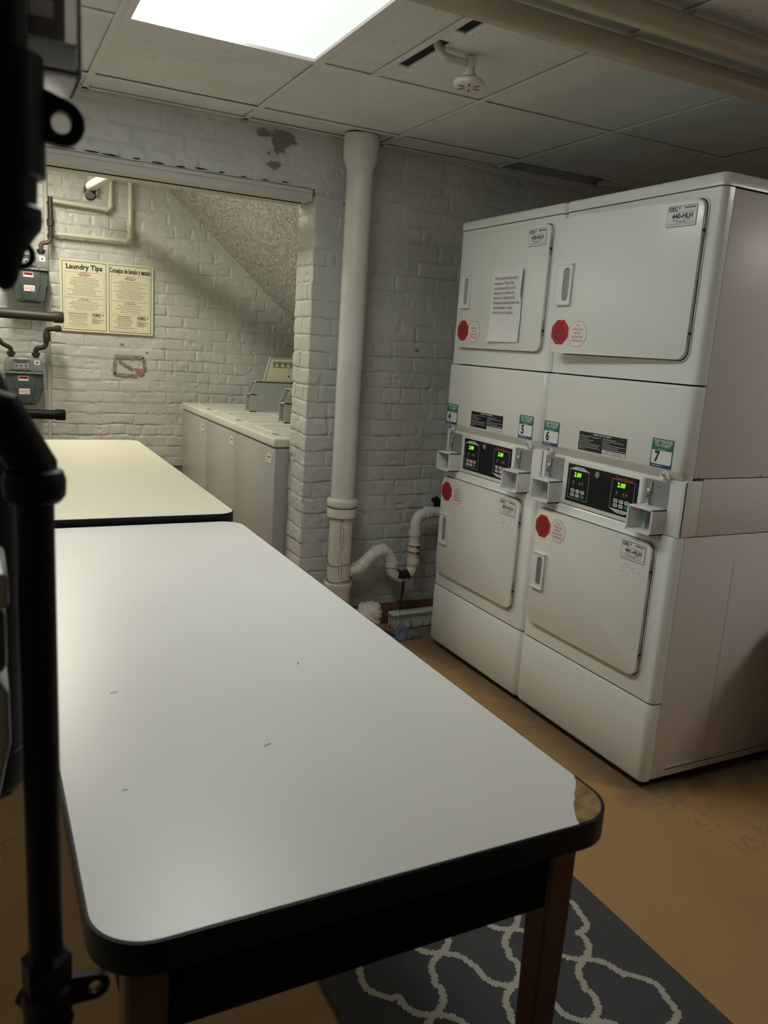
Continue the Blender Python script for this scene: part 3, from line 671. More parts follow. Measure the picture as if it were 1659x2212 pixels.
        if not up_:
            mk_ = MB(); r3 = random.Random(hash(tg) % 99 if False else len(tg)+int(tg[2]))
            for k in range(12): mk_.prism(blob(-.075+r3.uniform(-.045, .04), z1-.105+r3.uniform(-.02, .018), r3.uniform(.001, .004), r3.uniform(.0008, .002), 7, k), 0, .0003, 'inkgrey', T3)
            so = mk_.build('scuff_mark', dr); so['kind'] = 'stuff'
        return dr
    up = door(.050, 1.381, 1.835, .580, ajar, tags[0], True)
    lo = door(.072, .372, .814, .582, .0, tags[1], False)
    # access panel stickers
    T = TX(-.0097, 0, 0)
    number_sticker(acc, -(WD-.060), 1.093, T, nums[0]); number_sticker(acc, -.090, 1.098, T, nums[1])
    mb = MB(); cu, cv, w_, h_ = -.357, 1.090, .235, .068
    mb.prism(rrect(cu, cv, w_, h_, .002, 2), 0, .0005, 'sticker', T); mb.face(rrect(cu, cv, w_-.003, h_-.003, .002, 2), .0007, 'panelblack', T)
    words(mb, T, cu-.045, cu+.045, cv+.027, .006, 'key', .0009)
    for k in range(8): words(mb, T, cu-.112, cu-.008, cv+.018-k*.0062, .0026, 'key', .0009, cover=(1, .4, .7, .5, 1, .95, 1, .3)[k], seed=k)
    for k in range(6): words(mb, T, cu+.004, cu+.112, cv+.018-k*.0062, .0026, 'key', .0009, cover=(.6, .9, .3, 1, .7, 1)[k], seed=k+20)
    mb.face([(cu+.006, cv-.032), (cu+.114, cv-.032), (cu+.114, cv-.018), (cu+.006, cv-.018)], .0010, 'sticker', T); words(mb, T, cu+.02, cu+.105, cv-.022, .003, 'ink', .0013); words(mb, T, cu+.010, cu+.110, cv-.028, .0032, 'ink', .0013)
    mb.build('instruction_label', acc)
    return t
dryer('stacked pair of white coin dryers numbered 6 and 7, nearest the viewer, top door ajar', 0, ('440-HLH', '441-HLH'), (6, 7), math.radians(4.2))
dryer('stacked pair of white coin dryers numbered 4 and 5, paper note on its door', WD+.004, ('438-HLH', '439-HLH'), (4, 5), 0)
# taped paper note
mb = MB(); T = TX(-.0185, -.010, 0); n = 10; secs = []
t = bmesh.new(); R_ = []
for j in range(15):
    v = 1.412+.274*j/14; row = []
    for i in range(n+1):
        u = -1.082+.204*i/n; c = .004*math.sin(i*1.1+j*.35)**2*(1-i/n*.3) + (.012*max(0, 1-j/2.5)*(1-i/n) + .010*max(0, (i-8)/2)*(1 if 8 < j else .3))
        row.append(t.verts.new((u, v, c)))
    R_.append(row)
for j in range(14):
    for i in range(n): t.faces.new((R_[j][i], R_[j][i+1], R_[j+1][i+1], R_[j+1][i]))
mb.add(t, 'paper', T, True)
for k, tx in enumerate(('These machines are for', 'everyone. Please be', 'courteous and do not', 'leave your clothes in', 'dryers or washers for', 'extended periods after the', 'cycle finishes.  Use a', 'timer on your phone.')):
    mb.text(tx, .0165, (-1.064, 1.655-k*.0186), 'ink', T, 'LEFT', w=.0068, sx=.98)
tag(mb.build('paper_note'), 'white paper note with printed lines taped to the far upper dryer door', 'note')

# ------------------------------------------------------------------ washers
def washer(label, y0, y1, panel):
    t = thing('washing_machine', label, 'washing machine', (-.61, (y0+y1)/2, 0), 0, 'washers in the alcove'); h = (y1-y0)/2-.002
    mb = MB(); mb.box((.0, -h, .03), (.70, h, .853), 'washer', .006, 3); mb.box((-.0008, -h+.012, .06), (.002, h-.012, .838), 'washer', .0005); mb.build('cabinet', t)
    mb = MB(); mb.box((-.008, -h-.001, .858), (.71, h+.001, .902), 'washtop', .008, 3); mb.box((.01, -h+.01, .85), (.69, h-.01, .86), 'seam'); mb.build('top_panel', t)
    mb = MB(); mb.ring(rrect(.24, 0, .34, 2*h-.14, .04, 5), rrect(.24, 0, .27, 2*h-.21, .035, 5), .902, .906, 'washtop'); mb.prism(rrect(.24, 0, .262, 2*h-.218, .03, 5), .902, .9035, 'washtop')
    e = [(.07+.026*math.cos(i*PI/12), -h*.48+.06*math.sin(i*PI/12)) for i in range(24)]
    mb.build('lid', t)
    mb = MB(); mb.prism(e, .9021, .9028, 'slotgrey'); mb.build('finger_recess', t)
    # coin box with a hollow sloped front
    prof = [(.285, .902), (.285, 1.016), (.322, 1.096), (.62, 1.096), (.62, .902)]
    mb = MB(); TT = Matrix(((1, 0, 0, 0), (0, 0, 1, 0), (0, 1, 0, 0), (0, 0, 0, 1)))
    for ya, yb in ((-h+.035, -h+.041), (-h+.124, -h+.130)): mb.prism(prof[::-1], ya, yb, 'washmeter', TT)
    mb.box((.322, -h+.035, 1.090), (.62, -h+.13, 1.096), 'washmeter'); mb.box((.285, -h+.035, 1.010), (.33, -h+.13, 1.016), 'washmeter')
    mb.box((.285, -h+.035, .902), (.33, -h+.13, .908), 'washmeter'); mb.box((.335, -h+.041, .902), (.345, -h+.124, 1.09), 'slotgrey'); mb.build('coin_box', t)
    mb = MB(); mb.box((.58, -h+.14, .902), (.70, h-.01, 1.06), 'washmeter', .012, 3); mb.build('control_console', t)
    mb = MB(); T = TX(-.0012, 0, 0)
    ct = h-.055 if False else -(-h+.085)
    mb.prism(rrect(h-.085, .800, .085, .058, .003, 3), 0, .0006, 'ink', T); mb.prism(rrect(h-.085, .800, .082, .055, .003, 3), 0, .0009, 'sticker', T)
    mb.text('CSC', .012, (h-.122, .820), 'ink', T, 'LEFT', w=.0011, bold=.03); words(mb, T, h-.08, h-.048, .820, .005, 'ink', .0011)
    words(mb, T, h-.110, h-.060, .802, .014, 'inkgrey', .0011); words(mb, T, h-.118, h-.052, .786, .004, 'inkgrey', .0011); mb.build('machine_tag', t)
    if panel:
        mb = MB(); q = [(.40, 1.06), (.443, 1.232), (.452, 1.246), (.60, 1.252), (.62, 1.24), (.62, 1.06)]
        mb.prism(q[::-1], -h+.135, -h+.165, 'washmeter', TT, 0)
        q2 = [(.412, 1.06), (.452, 1.228), (.459, 1.236), (.60, 1.242), (.608, 1.23), (.608, 1.06)]
        mb.prism(q2[::-1], -h+.1335, -h+.14, 'poster', TT)
        T = TY(0, -h+.133, 0)
        mb.face([(.465, 1.185), (.595, 1.185), (.595, 1.222), (.465, 1.222)], .0004, 'slotgrey', T)
        for k in range(3): mb.prism([(.475+k*.04, 1.190), (.505+k*.04, 1.190), (.490+k*.04, 1.216)], .0006, .0009, 'poster', T)
        mb.prism(blob(.575, 1.13, .005, .005, 10, 3, 0), .0006, .0009, 'ink', T); mb.build('instruction_panel', t)
    for x in (.05, .65):
        for s_ in (-1, 1): m_ = MB(); m_.lathe([(0, .02), (.01, .02), (.011, .008), (.031, .008)], 'rubber', (x, s_*(h-.05), 0), seg=12); m_.build('leveling_foot', t)
ys = [1.914, 2.558, 3.202, 3.846]
washer('white top-loading washer nearest the brick jamb in the alcove', ys[0], ys[1], False)
washer('white top-loading washer in the middle of the alcove row', ys[1], ys[2], False)
washer('white top-loading washer against the far alcove wall, instruction panel standing up', ys[2], ys[3], True)

# ------------------------------------------------------------------ drain stack
t = thing('drain_stack', 'thick cream painted vertical drain pipe against the grey brick wall', 'pipe', (-.392, 1.593, 0))
mb = MB(); mb.lathe([(0, .062), (.10, .062), (.235, .060), (.25, .066), (.27, .066), (.272, .054), (.59, .054), (.60, .054), (1.2, .055), (2.10, .056), (2.11, .056), (2.225, .056)], 'stack', seg=40)
for (u, z0, z1, kk) in ((-.012, .30, .60, 1), (-.024, .27, .60, 2)):
    pts = [(.0545*math.sin(u*17+.05*math.sin(z0+(z1-z0)*i/14*40)), -.0548*math.cos(u*17+.05*math.sin((z0+(z1-z0)*i/14)*40)), z0+(z1-z0)*i/14) for i in range(15)]
    mb.tube(pts, .0011, 'rust', 6)
def vtext(txt, size, z, ang, r, m='stack'):
    """raised cast letters reading downwards, wrapped on the pipe"""
    for k, ch in enumerate(txt):
        if ch == ' ': continue
        T = Matrix.Rotation(ang, 4, 'Z') @ Matrix(((1, 0, 0, 0), (0, 0, -1, -r+.001), (0, 1, 0, z-k*size*.72), (0, 0, 0, 1)))
        mb.text(ch, size, (0, 0), m, T, rot=-PI/2, ext=.002, bold=.012)
vtext('GENERAL RAYCO HEAVY', .026, .56, -.16, .0552); vtext('HVY.WT. 15 LBS.', .034, 1.93, -.1, .057)
mb.build('stack_pipe', t)
mb = MB(); mb.lathe([(2.085, .056), (2.105, .064), (2.13, .073), (2.205, .075), (2.222, .073), (2.224, .066)], 'stack', seg=40); mb.build('top_hub', t)
mb = MB(); mb.lathe([(.585, .062), (.588, .068), (.630, .068), (.632, .0675)], 'stack', seg=40); mb.lathe([(.632, .055), (.634, .0675), (.640, .0705), (.664, .0715), (.670, .068), (.671, .056)], 'stack', seg=40)
mb.tube([(.068*math.cos(a), .068*math.sin(a), .632) for a in [2*PI*i/40 for i in range(41)]], .0018, 'ink', 6); mb.build('coupling', t)
for z in (.365, .285):
    mb = MB(); mb.tube([(.057*math.cos(a), .057*math.sin(a), z+.004*math.sin(a*3)) for a in [2*PI*i/30 for i in range(31)]], .0028, 'steel', 8)
    mb.tube([(.05, -.03, z), (.066, -.034, z+.004), (.07, -.03, z+.012)], .003, 'chrome', 8); mb.tube([(-.056, -.012, z), (-.068, -.02, z+.02), (-.072, -.02, z+.034)], .002, 'steel', 8); mb.build('wire_clamp', t)
mb = MB(); a0 = Vector((.068, -.07, .058)); ax = Vector((.42, -.30, .62))
mb.lathe([(-.02, .050), (.05, .050), (.052, .060), (.060, .060), (.062, .055), (.095, .057), (.097, .066), (.110, .066), (.112, .050), (.135, .050), (.137, .040), (.150, .038), (.152, .016), (.166, .016)], 'stack', tuple(a0), tuple(ax), 28); mb.build('cleanout_plug', t)
mb = MB(); mb.tube([(0, 0, .12), (.05, -.04, .055), (.10, -.09, .08)], .05, 'stack', 20); mb.build('cleanout_branch', t)
# trap
yt = 1.585
t = thing('drain_trap', 'cream plastic drain pipe with U-shaped trap between the stack and dryers', 'pipe', (-.06, yt, 0))
def X(*pp): return [(x+.06, y-yt, z) for x, y, z in pp]
R1 = .027
mb = MB(); mb.tube(X((-.345, yt, .325), (-.290, yt-.005, .330), (-.215, yt-.01, .412), (-.160, yt-.01, .415), (-.125, yt-.012, .36), (-.122, yt-.012, .335)), .030, 'stack', 20, fillet=.05)
for p, d in (((-.272, yt-.007, .350), (.7, 0, .75)), ((-.218, yt-.01, .405), (1, 0, .3)), ((-.176, yt-.01, .415), (1, 0, .05)), ((-.123, yt-.012, .345), (0, 0, 1))):
    mb.lathe([(-.012, .0285), (-.011, .0335), (.011, .0335), (.012, .0285)], 'stack', tuple(Vector(p)-Vector((-.06, yt, 0))), d, 20)
mb.build('upper_bend', t)
mb = MB(); mb.tube(X((-.122, yt-.012, .345), (-.120, yt-.012, .30), (-.062, yt-.012, .262), (-.008, yt-.012, .300), (-.004, yt-.012, .355)), R1, 'stack', 20, fillet=.06); mb.build('trap_bend', t)
mb = MB(); mb.tube(X((-.096, yt-.012, .289), (-.062, yt-.012, .276), (-.030, yt-.012, .287)), .0285, 'rubber', 20, fillet=.03)
mb.tube(X((-.062, yt-.03, .262), (-.064, yt-.034, .21), (-.070, yt-.034, .16), (-.071, yt-.034, .10)), [.008, .006, .0035, .002], 'rubber', 8); mb.lathe([(0, .002), (.004, .004), (.016, .004), (.018, .002)], 'plastic', (-.011, -.034, .085), (0, 0, 1), 10)
mb.build('tape_wrap', t)['label'] = 'black rubber tape wrapped round the bottom of the trap, end hanging'
mb = MB(); mb.tube(X((-.004, yt-.012, .345), (-.006, yt-.012, .50), (.0, yt-.008, .575), (.07, yt-.005, .590), (.40, yt-.005, .575)), R1, 'stack', 20, fillet=.055)
for p, d in (((-.005, yt-.012, .352), (0, 0, 1)), ((-.006, yt-.012, .492), (0, 0, 1)), ((.062, yt-.006, .588), (1, 0, 0))): mb.lathe([(-.014, .0265), (-.013, .032), (.013, .032), (.014, .0265)], 'stack', tuple(Vector(p)-Vector((-.06, yt, 0))), d, 20)
mb.build('riser_pipe', t)
mb = MB(); o_ = (.055, -.012, 0); mb.lathe([(.392, .0285), (.394, .0298), (.440, .0298), (.442, .0285)], 'stack', o_, seg=20)
for z in (.400, .430): mb.lathe([(z-.004, .0300), (z-.004, .0308), (z+.004, .0308), (z+.004, .0300)], 'chrome', o_, seg=24); mb.box((.055-.012, -.048, z-.005), (.055+.014, -.038, z+.005), 'chrome', .001); mb.box((.055-.004, -.050, z-.003), (.055+.006, -.046, z+.003), 'ink')
mb.build('hose_clamp_coupling', t)
# push broom
t = thing('push_broom', 'push broom head with pale bristles and green edge on floor by the wall', 'broom', (.12, 1.635, 0), .03)
mb = MB(); mb.box((-.20, -.028, .058), (.22, .03, .074), 'brushtop', .008, 3); mb.build('head_block', t)
mb = MB(); mb.box((-.201, -.030, .051), (.221, .031, .058), 'brushgreen', .002); mb.build('green_trim', t)
mb = MB(); rr = random.Random(4)
for i in range(42):
    for j in range(4):
        x = -.193+.406*i/41; y = -.022+.045*j/3; mb.tube([(x, y, .052), (x+rr.uniform(-.004, .004), y-.008+rr.uniform(-.006, .002), .030), (x+rr.uniform(-.01, .008), y-.020+rr.uniform(-.010, .008), .004)], [.0045, .0062, .0072], 'bristle', 6)
mb.build('bristles', t)['kind'] = 'stuff'
# rags
def rag(name, label, loc, rx, ry, h, m, seed):
    rr = random.Random(seed); t = bmesh.new(); bmesh.ops.create_icosphere(t, subdivisions=4, radius=1)
    for v in t.verts:
        p = v.co.copy(); a = math.atan2(p.y, p.x); k = 1+.28*math.sin(a*3+seed)+.14*math.sin(a*7+seed*2)
        f = .6+.4*abs(math.sin(p.x*4.3+seed)*math.cos(p.y*5.1+seed*1.7)) ; z = max(p.z, -.25)
        v.co = Vector((p.x*rx*k, p.y*ry*k, (z+.25)*h*f*(1.5 if p.x*math.cos(seed)+p.y*math.sin(seed) > .2 else .8)))
    mb = MB(); mb.add(t, m, smooth=True); return tag(mb.build(name, loc=loc), label, 'cloth')
rag('rag', 'crumpled blue-grey rag on the floor in front of the broom', (-.075, 1.475, 0), .062, .045, .040, 'cloth', 2.2)
rag('rag', 'dark flattened rag on the floor between the drain pipe and blue-grey rag', (-.175, 1.545, 0), .065, .045, .024, 'cloth2', 4.1)

# ------------------------------------------------------------------ rug
rug = thing('area_rug', 'dark grey rug with cream trellis pattern under the near table', 'rug', (-.872, -.62, 0))
mb = MB(); x0, x1, y0, y1 = -1.255+.872, -.490+.872, -1.9+.62, -.205+.62
mb.box((x0, y0, 0), (x1, y1, .007), 'rug', .003)
px_, py_ = .2005, .1445; nx0, ny0 = -.971+.872, -.364+.62; wd = .0085
def edge_pts(ax, ay, bx, by, bow):
    P = []; L = math.hypot(bx-ax, by-ay); dx_, dy_ = (bx-ax)/L, (by-ay)/L; qx, qy = -dy_, dx_
    for i in range(25):
        u = i/24; o_ = bow*(math.sin(2*PI*u)*.016 + (.006 if .42 < u < .58 else 0)*math.sin(PI*(u-.42)/.16) )
        x = ax+dx_*L*u+qx*o_; y = ay+dy_*L*u+qy*o_; P.append((x, y))
    return P
top = -.292+.62; cells = set(); g4 = .0050
def stamp(mx, my):
    if my > top or my < y0+.08: return
    for ii in range(-3, 4):
        for jj in range(-3, 4):
            cx_, cy_ = round(mx/g4)+ii, round(my/g4)+jj
            if (cx_*g4-mx)**2+(cy_*g4-my)**2 < .0080**2: cells.add((cx_, cy_))
BX = ((nx0-px_, -1), (nx0+2*px_, 1)); NY = [ny0-2*py_*m_ for m_ in range(-1, 7)]
def near_border(mx, my): return any(abs(mx-bx) < .068 for bx, _ in BX) and any(abs(my-n_) < .071 for n_ in NY)
for bx, sd in BX:
    for n_ in NY:
        for i in range(70):
            a = -PI/2+PI*i/69; stamp(bx-sd*.050+sd*.050*math.cos(a)+.004*math.sin(a*5), n_+.072*math.sin(a))
for r_ in range(-1, 12):
    yy = ny0-r_*py_
    for k in range(-3, 5):
        xx = nx0+k*px_+(r_ % 2)*px_/2
        for sg in (-1, 1):
            P = edge_pts(xx, yy, xx+sg*px_/2, yy-py_, sg)
            for (a, b_) in zip(P, P[1:]):
                for u in (0, .5):
                    mx, my = a[0]*(1-u)+b_[0]*u, a[1]*(1-u)+b_[1]*u
                    if mx < -1.178+.872 or mx > -.566+.872 or my > top or my < y0+.08: continue
                    if not near_border(mx, my): stamp(mx, my)
t4 = bmesh.new(); vs = {}
def gv(i_, j_):
    if (i_, j_) not in vs: vs[(i_, j_)] = t4.verts.new(((i_-.5)*g4, (j_-.5)*g4, .0086))
    return vs[(i_, j_)]
for (a, b_) in cells: t4.faces.new((gv(a, b_), gv(a+1, b_), gv(a+1, b_+1), gv(a, b_+1)))
bmesh.ops.extrude_face_region(t4, geom=t4.faces[:])
low = [v for v in t4.verts if v not in set(vs.values())]
for v in vs.values(): v.co.z = .0060
mb.add(t4, 'rugcream')
mb.build('woven_mat', rug)

# ------------------------------------------------------------------ trash bin at the right
t = thing('trash_bin', 'black round trash bin with clear liner beside the near dryers', 'bin', (.645, -.262, 0))
mb = MB(); mb.lathe([(0, .165), (.01, .175), (.54, .205), (.545, .213), (.57, .213), (.572, .205), (.54, .198), (.03, .168)], 'bin', seg=40); mb.build('bin_body', t)
mb = MB(); rr = random.Random(3); secs = []
for z, r in ((.44, .214), (.51, .222), (.57, .224), (.588, .218), (.585, .203), (.46, .195)):
    secs.append([((r+.006*math.sin(k*1.7+z*40)+rr.uniform(-.003, .003))*math.cos(2*PI*k/48), (r+.006*math.sin(k*1.7+z*40))*math.sin(2*PI*k/48), z+.006*math.sin(k*.9)) for k in range(48)])
mb.loft(secs, 'bag', closed_ends=False); mb.build('clear_liner', t)

# ------------------------------------------------------------------ poster
t = thing('laundry_poster', 'cream two-panel laundry tips poster on the alcove brick wall', 'poster', (-1.089, YB-.012, 1.342))
mb = MB(); mb.prism(rrect(0, .215, .580, .446, .012, 4), 0, .004, 'poster', TY(0, 0, 0)); mb.build('backing_board', t)
def sheet_(cx_, title, tsx, nm, sd):
    mb = MB(); T = TY(cx_, -.0042, 0); w_, h_ = .268, .425
    o_ = rrect(0, .215, w_, h_, .006, 3); i_ = rrect(0, .215, w_-.006, h_-.006, .005, 3); mb.ring(o_, i_, 0, .0005, 'ink', T)
    mb.text(title, .043, (0, .393), 'ink', T, w=.0006, sx=tsx, bold=.032)
    def frame(a, b_, c, d):
        o2 = [(a, c), (b_, c), (b_, d), (a, d)]; i2 = [(a+.001, c+.001), (b_-.001, c+.001), (b_-.001, d-.001), (a+.001, d-.001)]; mb.ring(o2, i2, 0, .0004, 'inkgrey', T)
    frame(-.120, .120, .205, .362); frame(-.120, .120, .118, .200); frame(-.120, .040, .018, .108)
    words(mb, T, -.026, .026, .360, .007, 'redink', .0009); words(mb, T, -.038, .038, .349, .005, 'ink', .0006); words(mb, T, -.030, .030, .341, .005, 'ink', .0006)
    rr = random.Random(sd)
    for k in range(11): c = rr.uniform(.55, .98); words(mb, T, -.110, .110, .328-k*.0108, .0042, 'inkgrey', .0006, cover=c, centre=True, seed=k+sd)
    words(mb, T, -.024, .024, .198, .006, 'redink', .0009); words(mb, T, -.040, .040, .188, .005, 'ink', .0006)
    for k in range(5): words(mb, T, -.110, .110, .176-k*.011, .0042, 'inkgrey', .0006, cover=rr.uniform(.5, .95), centre=True, seed=k+50+sd)
    for k in range(8): words(mb, T, -.112, .034, .104-k*.0105, .0042, 'ink' if k < 3 else 'inkgrey', .0006, cover=rr.uniform(.5, .95), centre=True, seed=k+90+sd)
    mb.text('CSC', .021, (.046, .101), 'ink', T, 'LEFT', w=.0006, sx=1.35, bold=.05)
    mb.prism([(.108, .094), (.113, .101), (.109, .101), (.112, .108), (.116, .108), (.115, .104), (.119, .104)][::-1], 0, .0006, 'ink', T)
    words(mb, T, .050, .100, .088, .005, 'inkgrey', .0006)
    for k in range(5): words(mb, T, .046, .122, .078-k*.0075, .0042, 'ink', .0006, cover=(.4, 1, .6, .8, .5)[k])
    mb.build(nm, t)
sheet_(-.142, 'Laundry Tips', .98, 'english_panel', 3); sheet_(.142, 'Consejos de lavado y secado', .515, 'spanish_panel', 8)

# ------------------------------------------------------------------ alcove gas meters and pipes
def gas_meter(label, loc, group, dimbody=False, sc=1.0, grn='metergreen'):
    t = thing('gas_meter', label, 'gas meter', loc, 0, group); t.scale = (sc, sc, sc); t.location = loc
    TT = TY(0, 0, 0)
    mb = MB(); body = [(-.108, .195), (-.105, .10), (-.066, .022), (-.060, .0), (.060, .0), (.066, .022), (.105, .10), (.108, .195)]
    mb.prism(body, -.075, .060, grn, TT, .012, 3); mb.prism([(x*.55, z*.9+.012) for x, z in body], .060, .066, grn, TT, .003); mb.build('meter_body', t)
    mb = MB(); mb.prism(rrect(0, .2, .238, .012, .004, 2), -.085, .078, 'metergrey', TT)
    mb.prism([(-.112, .206), (.112, .206), (.108, .262), (.088, .290), (-.088, .290), (-.108, .262)], -.07, .055, 'metergrey', TT, .012, 3)
    for k in range(5): mb.lathe([(0, .005), (.006, .005)], 'steel', (-.10+k*.05, -.079, .203), (0, 0, 1), 8)
    mb.build('meter_head', t)
    mb = MB(); mb.prism(rrect(-.018, .250, .110, .062, .012, 4), .061, .070, 'clearthin', TT, .006, 3); idx = mb.build('index_cover', t)
    mb = MB(); mb.ring(rrect(-.018, .250, .112, .064, .012, 4), rrect(-.018, .250, .098, .050, .010, 4), .052, .074, 'metergrey', TT); mb.prism(rrect(-.018, .248, .090, .040, .004, 3), .056, .0595, 'sticker', TT); mb.face([(-.052, .256), (.016, .256), (.016, .264), (-.052, .264)], .0598, 'ink', TT)
    for k in range(3): mb.prism([(-.044+k*.026+.006*math.cos(i*PI/6), .240+.006*math.sin(i*PI/6)) for i in range(12)], .0595, .0600, 'ink', TT)
    mb.build('index_dial', idx)
    mb = MB(); mb.prism(rrect(.072, .262, .032, .028, .002, 2), .055, .0565, 'sticker', TT); mb.prism(blob(.072, .262, .006, .006, 10, 2, .1), .0565, .057, 'ink', TT)
    mb.build('meter_label', t); mb = MB()
    mb.face([(-.036, .150), (.020, .150), (.020, .178), (-.036, .178)], .0665, 'sticker', TT); mb.face([(-.034, .160), (.018, .160), (.018, .176), (-.034, .176)], .0670, 'redink', TT); mb.face([(-.030, .166), (.010, .162), (.016, .172), (-.026, .174)], .0674, 'ink', TT)
    mb.build('meter_label', t); mb = MB()
    mb.face([(-.034, .068), (.026, .068), (.026, .102), (-.034, .102)], .0665, 'sticker', TT); words(mb, TT, -.030, .022, .090, .006, 'redink', .067); words(mb, TT, -.030, .022, .081, .006, 'redink', .067); words(mb, TT, 0, .022, .073, .004, 'ink', .067)
    mb.build('meter_label', t)
    for x in (-.07, .07):
        mb = MB(); mb.lathe([(.286, .016), (.300, .016), (.301, .024), (.320, .025), (.322, .018)], 'oldiron', (x, 0, 0), seg=16); mb.build('union_nut', t)
    return t
g = 'gas meters on the alcove wall'
gas_meter('upper green-grey gas meter on the alcove wall beside the poster', (-1.562, 3.79, 1.487), g)
gas_meter('lower green-grey gas meter on the alcove wall, below the capped pipe', (-1.605, 3.79, .868), g)
mb = MB(); mb.tube([(-1.492, 3.79, 1.800), (-1.492, 3.79, 1.845), (-1.440, 3.79, 1.855), (-1.435, 3.79, 1.90)], .013, 'copper', 12, fillet=.02)
mb.lathe([(1.885, .018), (1.905, .018), (1.907, .014), (1.95, .014), (1.952, .022), (1.99, .022), (1.992, .015), (2.12, .015)], 'oldiron', (-1.435, 3.79, 0), seg=16); tag(mb.build('gas_riser'), 'copper and iron riser joining the top of the upper gas meter', 'pipe')
mb = MB(); mb.tube([(-1.535, 3.79, 1.18), (-1.535, 3.79, 1.215), (-1.475, 3.79, 1.225), (-1.470, 3.79, 1.30), (-1.470, 3.79, 1.335), (-1.39, 3.75, 1.345)], .015, 'oldiron', 12, fillet=.03)
mb.lathe([(1.262, .021), (1.29, .023), (1.30, .021), (1.318, .020)], 'oldiron', (-1.470, 3.79, 0), seg=14); mb.lathe([(0, .02), (.03, .02), (.034, .012)], 'oldiron', (-1.42, 3.765, 1.342), (.9, -.4, .05), 14); tag(mb.build('gas_riser'), 'dark iron riser joining the lower gas meter on its right', 'pipe')
mb = MB(); mb.tube([(-1.675, 3.79, 1.18), (-1.675, 3.79, 1.21), (-1.735, 3.79, 1.24), (-1.76, 3.79, 1.30)], .014, 'oldiron', 12, fillet=.03); tag(mb.build('gas_riser'), 'dark iron riser joining the lower gas meter on its left', 'pipe')
for z, lab, mt in ((1.411, 'thick dark horizontal pipe with end cap below the upper gas meter', 'oldiron'), (.825, 'black horizontal pipe with end cap below the lower gas meter', 'iron')):
    t = thing('gas_header', lab, 'pipe', (-1.40, 3.6, z), 0, 'capped gas pipes in the alcove')
    mb = MB(); mb.tube([(-.92, 0, .012), (-.045, 0, 0)], .029, mt, 24); mb.build('pipe', t)
    mb = MB(); mb.lathe([(-.045, .029), (-.043, .034), (.006, .034), (.012, .030)], mt, (0, 0, 0), (1, 0, 0), 24); mb.build('end_cap', t)
mb = MB(); mb.tube([(-1.452, 3.915, 2.44), (-1.452, 3.915, .45)], .013, 'beam', 12); tag(mb.build('wall_conduit'), 'thin vertical painted conduit running behind the gas meters', 'pipe')
# painted conduits above the poster
def cond(pts, r, lab):
    mb = MB(); mb.tube(pts, r, 'conduit', 14, fillet=.03)
    for a, b_, c in zip(pts, pts[1:], pts[2:]):
        for q in (a, c):
            d = (Vector(q)-Vector(b_)).normalized(); mb.lathe([(.016, r), (.017, r*1.35), (.040, r*1.35), (.041, r)], 'conduit', tuple(b_), tuple(d), 14)
    return tag(mb.build('conduit'), lab, 'pipe', 'painted conduits above the poster')
cond([(-1.45, 3.88, 2.112), (-1.075, 3.88, 2.100), (-1.065, 3.88, 2.45)], .013, 'cream conduit elbow above the poster, the smaller inner bend')
cond([(-1.45, 3.88, 1.918), (-.955, 3.88, 1.922), (-.95, 3.88, 2.45)], .014, 'cream conduit elbow above the poster, the larger outer bend')
t = thing('overhead_pipe', 'olive painted pipe with dark open end under the alcove ceiling', 'pipe', (-1.27, 2.85, 2.11))
mb = MB(); mb.tube([(.145, -.955, .03), (.022, .60, .045)], .028, 'conduit', 20); mb.build('pipe', t)
mb = MB(); mb.lathe([(0, .034), (.03, .036), (.05, .034)], 'oldiron', (.022, .58, .045), (0, .9, -.5), 20); mb.lathe([(0, .022), (.02, .030), (.04, .030), (.05, .022)], 'oldiron', (.02, .60, -.005), (0, -1, 0), 18); mb.build('end_fitting', t)
mb = MB(); mb.tube([(-1.18, 3.88, 2.18), (-1.19, 3.88, 2.45)], .032, 'conduit', 20); tag(mb.build('vertical_pipe'), 'short wide painted pipe rising behind the olive pipe end', 'pipe')

# ------------------------------------------------------------------ black iron gas piping close to the viewer
yp = -1.06
t = thing('gas_drop_pipe', 'black iron gas pipe standing close to the viewer at the left', 'pipe', (-1.8415, yp, 0))
mb = MB(); mb.tube([(0, 0, 0), (0, 0, 1.24)], .0134, 'iron', 24); mb.build('pipe', t)
mb = MB(); mb.tube([(0, 0, 1.236), (0, .002, 1.262), (-.020, .004, 1.300), (-.07, .006, 1.312), (-.28, .008, 1.312)], [.0165, .0170, .0180, .0180, .0180] + [.018]*0, 'iron', 24)
mb.lathe([(1.236, .013), (1.238, .0185), (1.242, .0215), (1.254, .0220), (1.260, .0200), (1.262, .0165)], 'iron', seg=28); mb.build('elbow', t)
v = MB(); v.lathe([(.825, .013), (.828, .0195), (.853, .020), (.857, .0155), (.861, .013)], 'iron', seg=6, smooth=False); v.lathe([(.740, .0175), (.824, .0200), (.828, .0165)], 'iron', seg=24)
v.lathe([(-.03, .008), (.022, .008), (.024, .004)], 'iron', (0, 0, .80), (.6, -.8, 0), 14)
vb = v.build('shutoff_valve', t)
def wing(parent, c, R0, R1, L, thick, ang=0, T0=None):
    mb = MB(); n = 24; T = TY(*c) @ Matrix.Rotation(ang, 4, 'Z')
    outer = []; inner = []
    for i in range(n):
        a = 2*PI*i/n; x, y = math.cos(a), math.sin(a)
        outer.append((R0*x if x > 0 else -L*(abs(x)**.5), R0*y*(1 if x > 0 else 1+.45*abs(x)) if abs(y) > .01 or x > 0 else 0)); inner.append((R1*x, R1*y*1.15))
    mb.ring(outer, inner, -thick/2, thick/2, 'iron', T); return mb.build('lock_wing', parent)
wing(vb, (.037, -.004, .816), .0120, .0054, .034, .007, -.1)
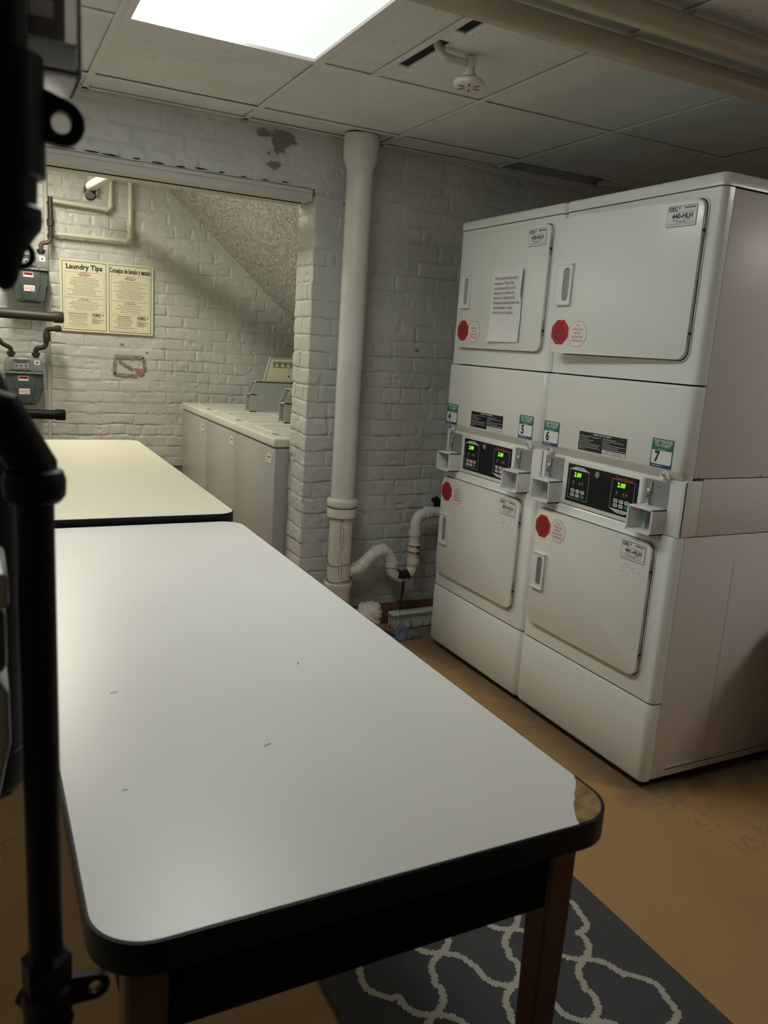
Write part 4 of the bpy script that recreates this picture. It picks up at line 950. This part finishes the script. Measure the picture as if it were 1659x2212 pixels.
t = thing('gas_regulator', 'black iron gas regulator body at the upper left edge, close to the viewer', 'regulator', (-1.857, -1.08, 0))
mb = MB(); k = .000287; prof = [(-60, 60), (95, 60), (98, 92), (345, 92), (352, 74), (405, 72), (415, 82), (440, 83), (458, 80), (474, 68), (492, 56), (512, 44), (545, 34), (572, 27), (590, 18), (598, 6)]
mb.lathe([(1.556-p*.000287, r*k) for p, r in prof][::-1], 'iron', seg=36); rb = mb.build('body', t)
wing(rb, (.036, 0, 1.493), .0145, .0062, .032, .008, -.25)
mb = MB(); mb.tube([(.010+.007*math.cos(a), 0, 1.408+.0075*math.sin(a)) for a in [2*PI*i/20 for i in range(21)]], .0022, 'iron', 8); mb.build('seal_ring', t)
t = thing('gas_meter', 'gas meter with clear dial cover at the top left corner of the view', 'gas meter', (-1.835, -1.03, 1.50), 0)
mb = MB(); mb.box((-.20, -.02, .036), (-.004, .10, .24), 'iron', .008, 3); mb.build('meter_body', t)
mb = MB()
mb.box((-.004, -.030, .028), (.030, -.026, .16), 'clear', .001); mb.box((.0262, -.030, .028), (.030, .03, .16), 'coveredge', .001); mb.box((-.004, -.030, .028), (.030, .03, .0325), 'coveredge', .001); mb.box((-.004, -.0295, .046), (.027, .02, .0485), 'coveredge', .0005); mb.build('index_cover', t)
mb = MB(); mb.box((-.004, -.01, .050), (.020, .028, .16), 'ink', .002); mb.box((.002, -.013, .068), (.014, -.010, .078), 'sticker', .001); mb.build('index_dial', t)
t = thing('gas_drop_pipe', 'thicker black iron pipe ending in a rounded cap, behind the standing pipe at left', 'pipe', (-1.879, -.91, .925))
mb = MB(); mb.tube([(0, 0, .02), (0, 0, .30), (0, 0, .385), (-.05, 0, .425), (-.30, 0, .425)], .0315, 'iron', 24, fillet=.04); mb.build('pipe', t)
mb = MB(); mb.lathe([(.0, .012), (.005, .026), (.018, .0345), (.05, .0345), (.052, .0315)], 'iron', seg=24); mb.build('end_cap', t)
t = thing('gas_meter', 'grey gas meter cut off by the left edge of the view', 'gas meter', (-1.970, -1.04, .94))
mb = MB(); mb.box((-.11, -.03, .218), (.109, .06, .247), 'metergrey', .006, 3); mb.build('meter_head', t)
mb = MB(); mb.box((-.105, -.025, .166), (.107, .055, .219), 'metergreen', .008, 3); mb.build('meter_case', t)
mb = MB(); mb.prism([(-.10, .165), (-.10, .08), (-.05, .0), (.06, 0), (.095, .05), (.1075, .11), (.1075, .150), (.100, .165)][::-1], -.05, .025, 'metergrey', TY(0, 0, 0), .006, 3); mb.build('meter_body', t)
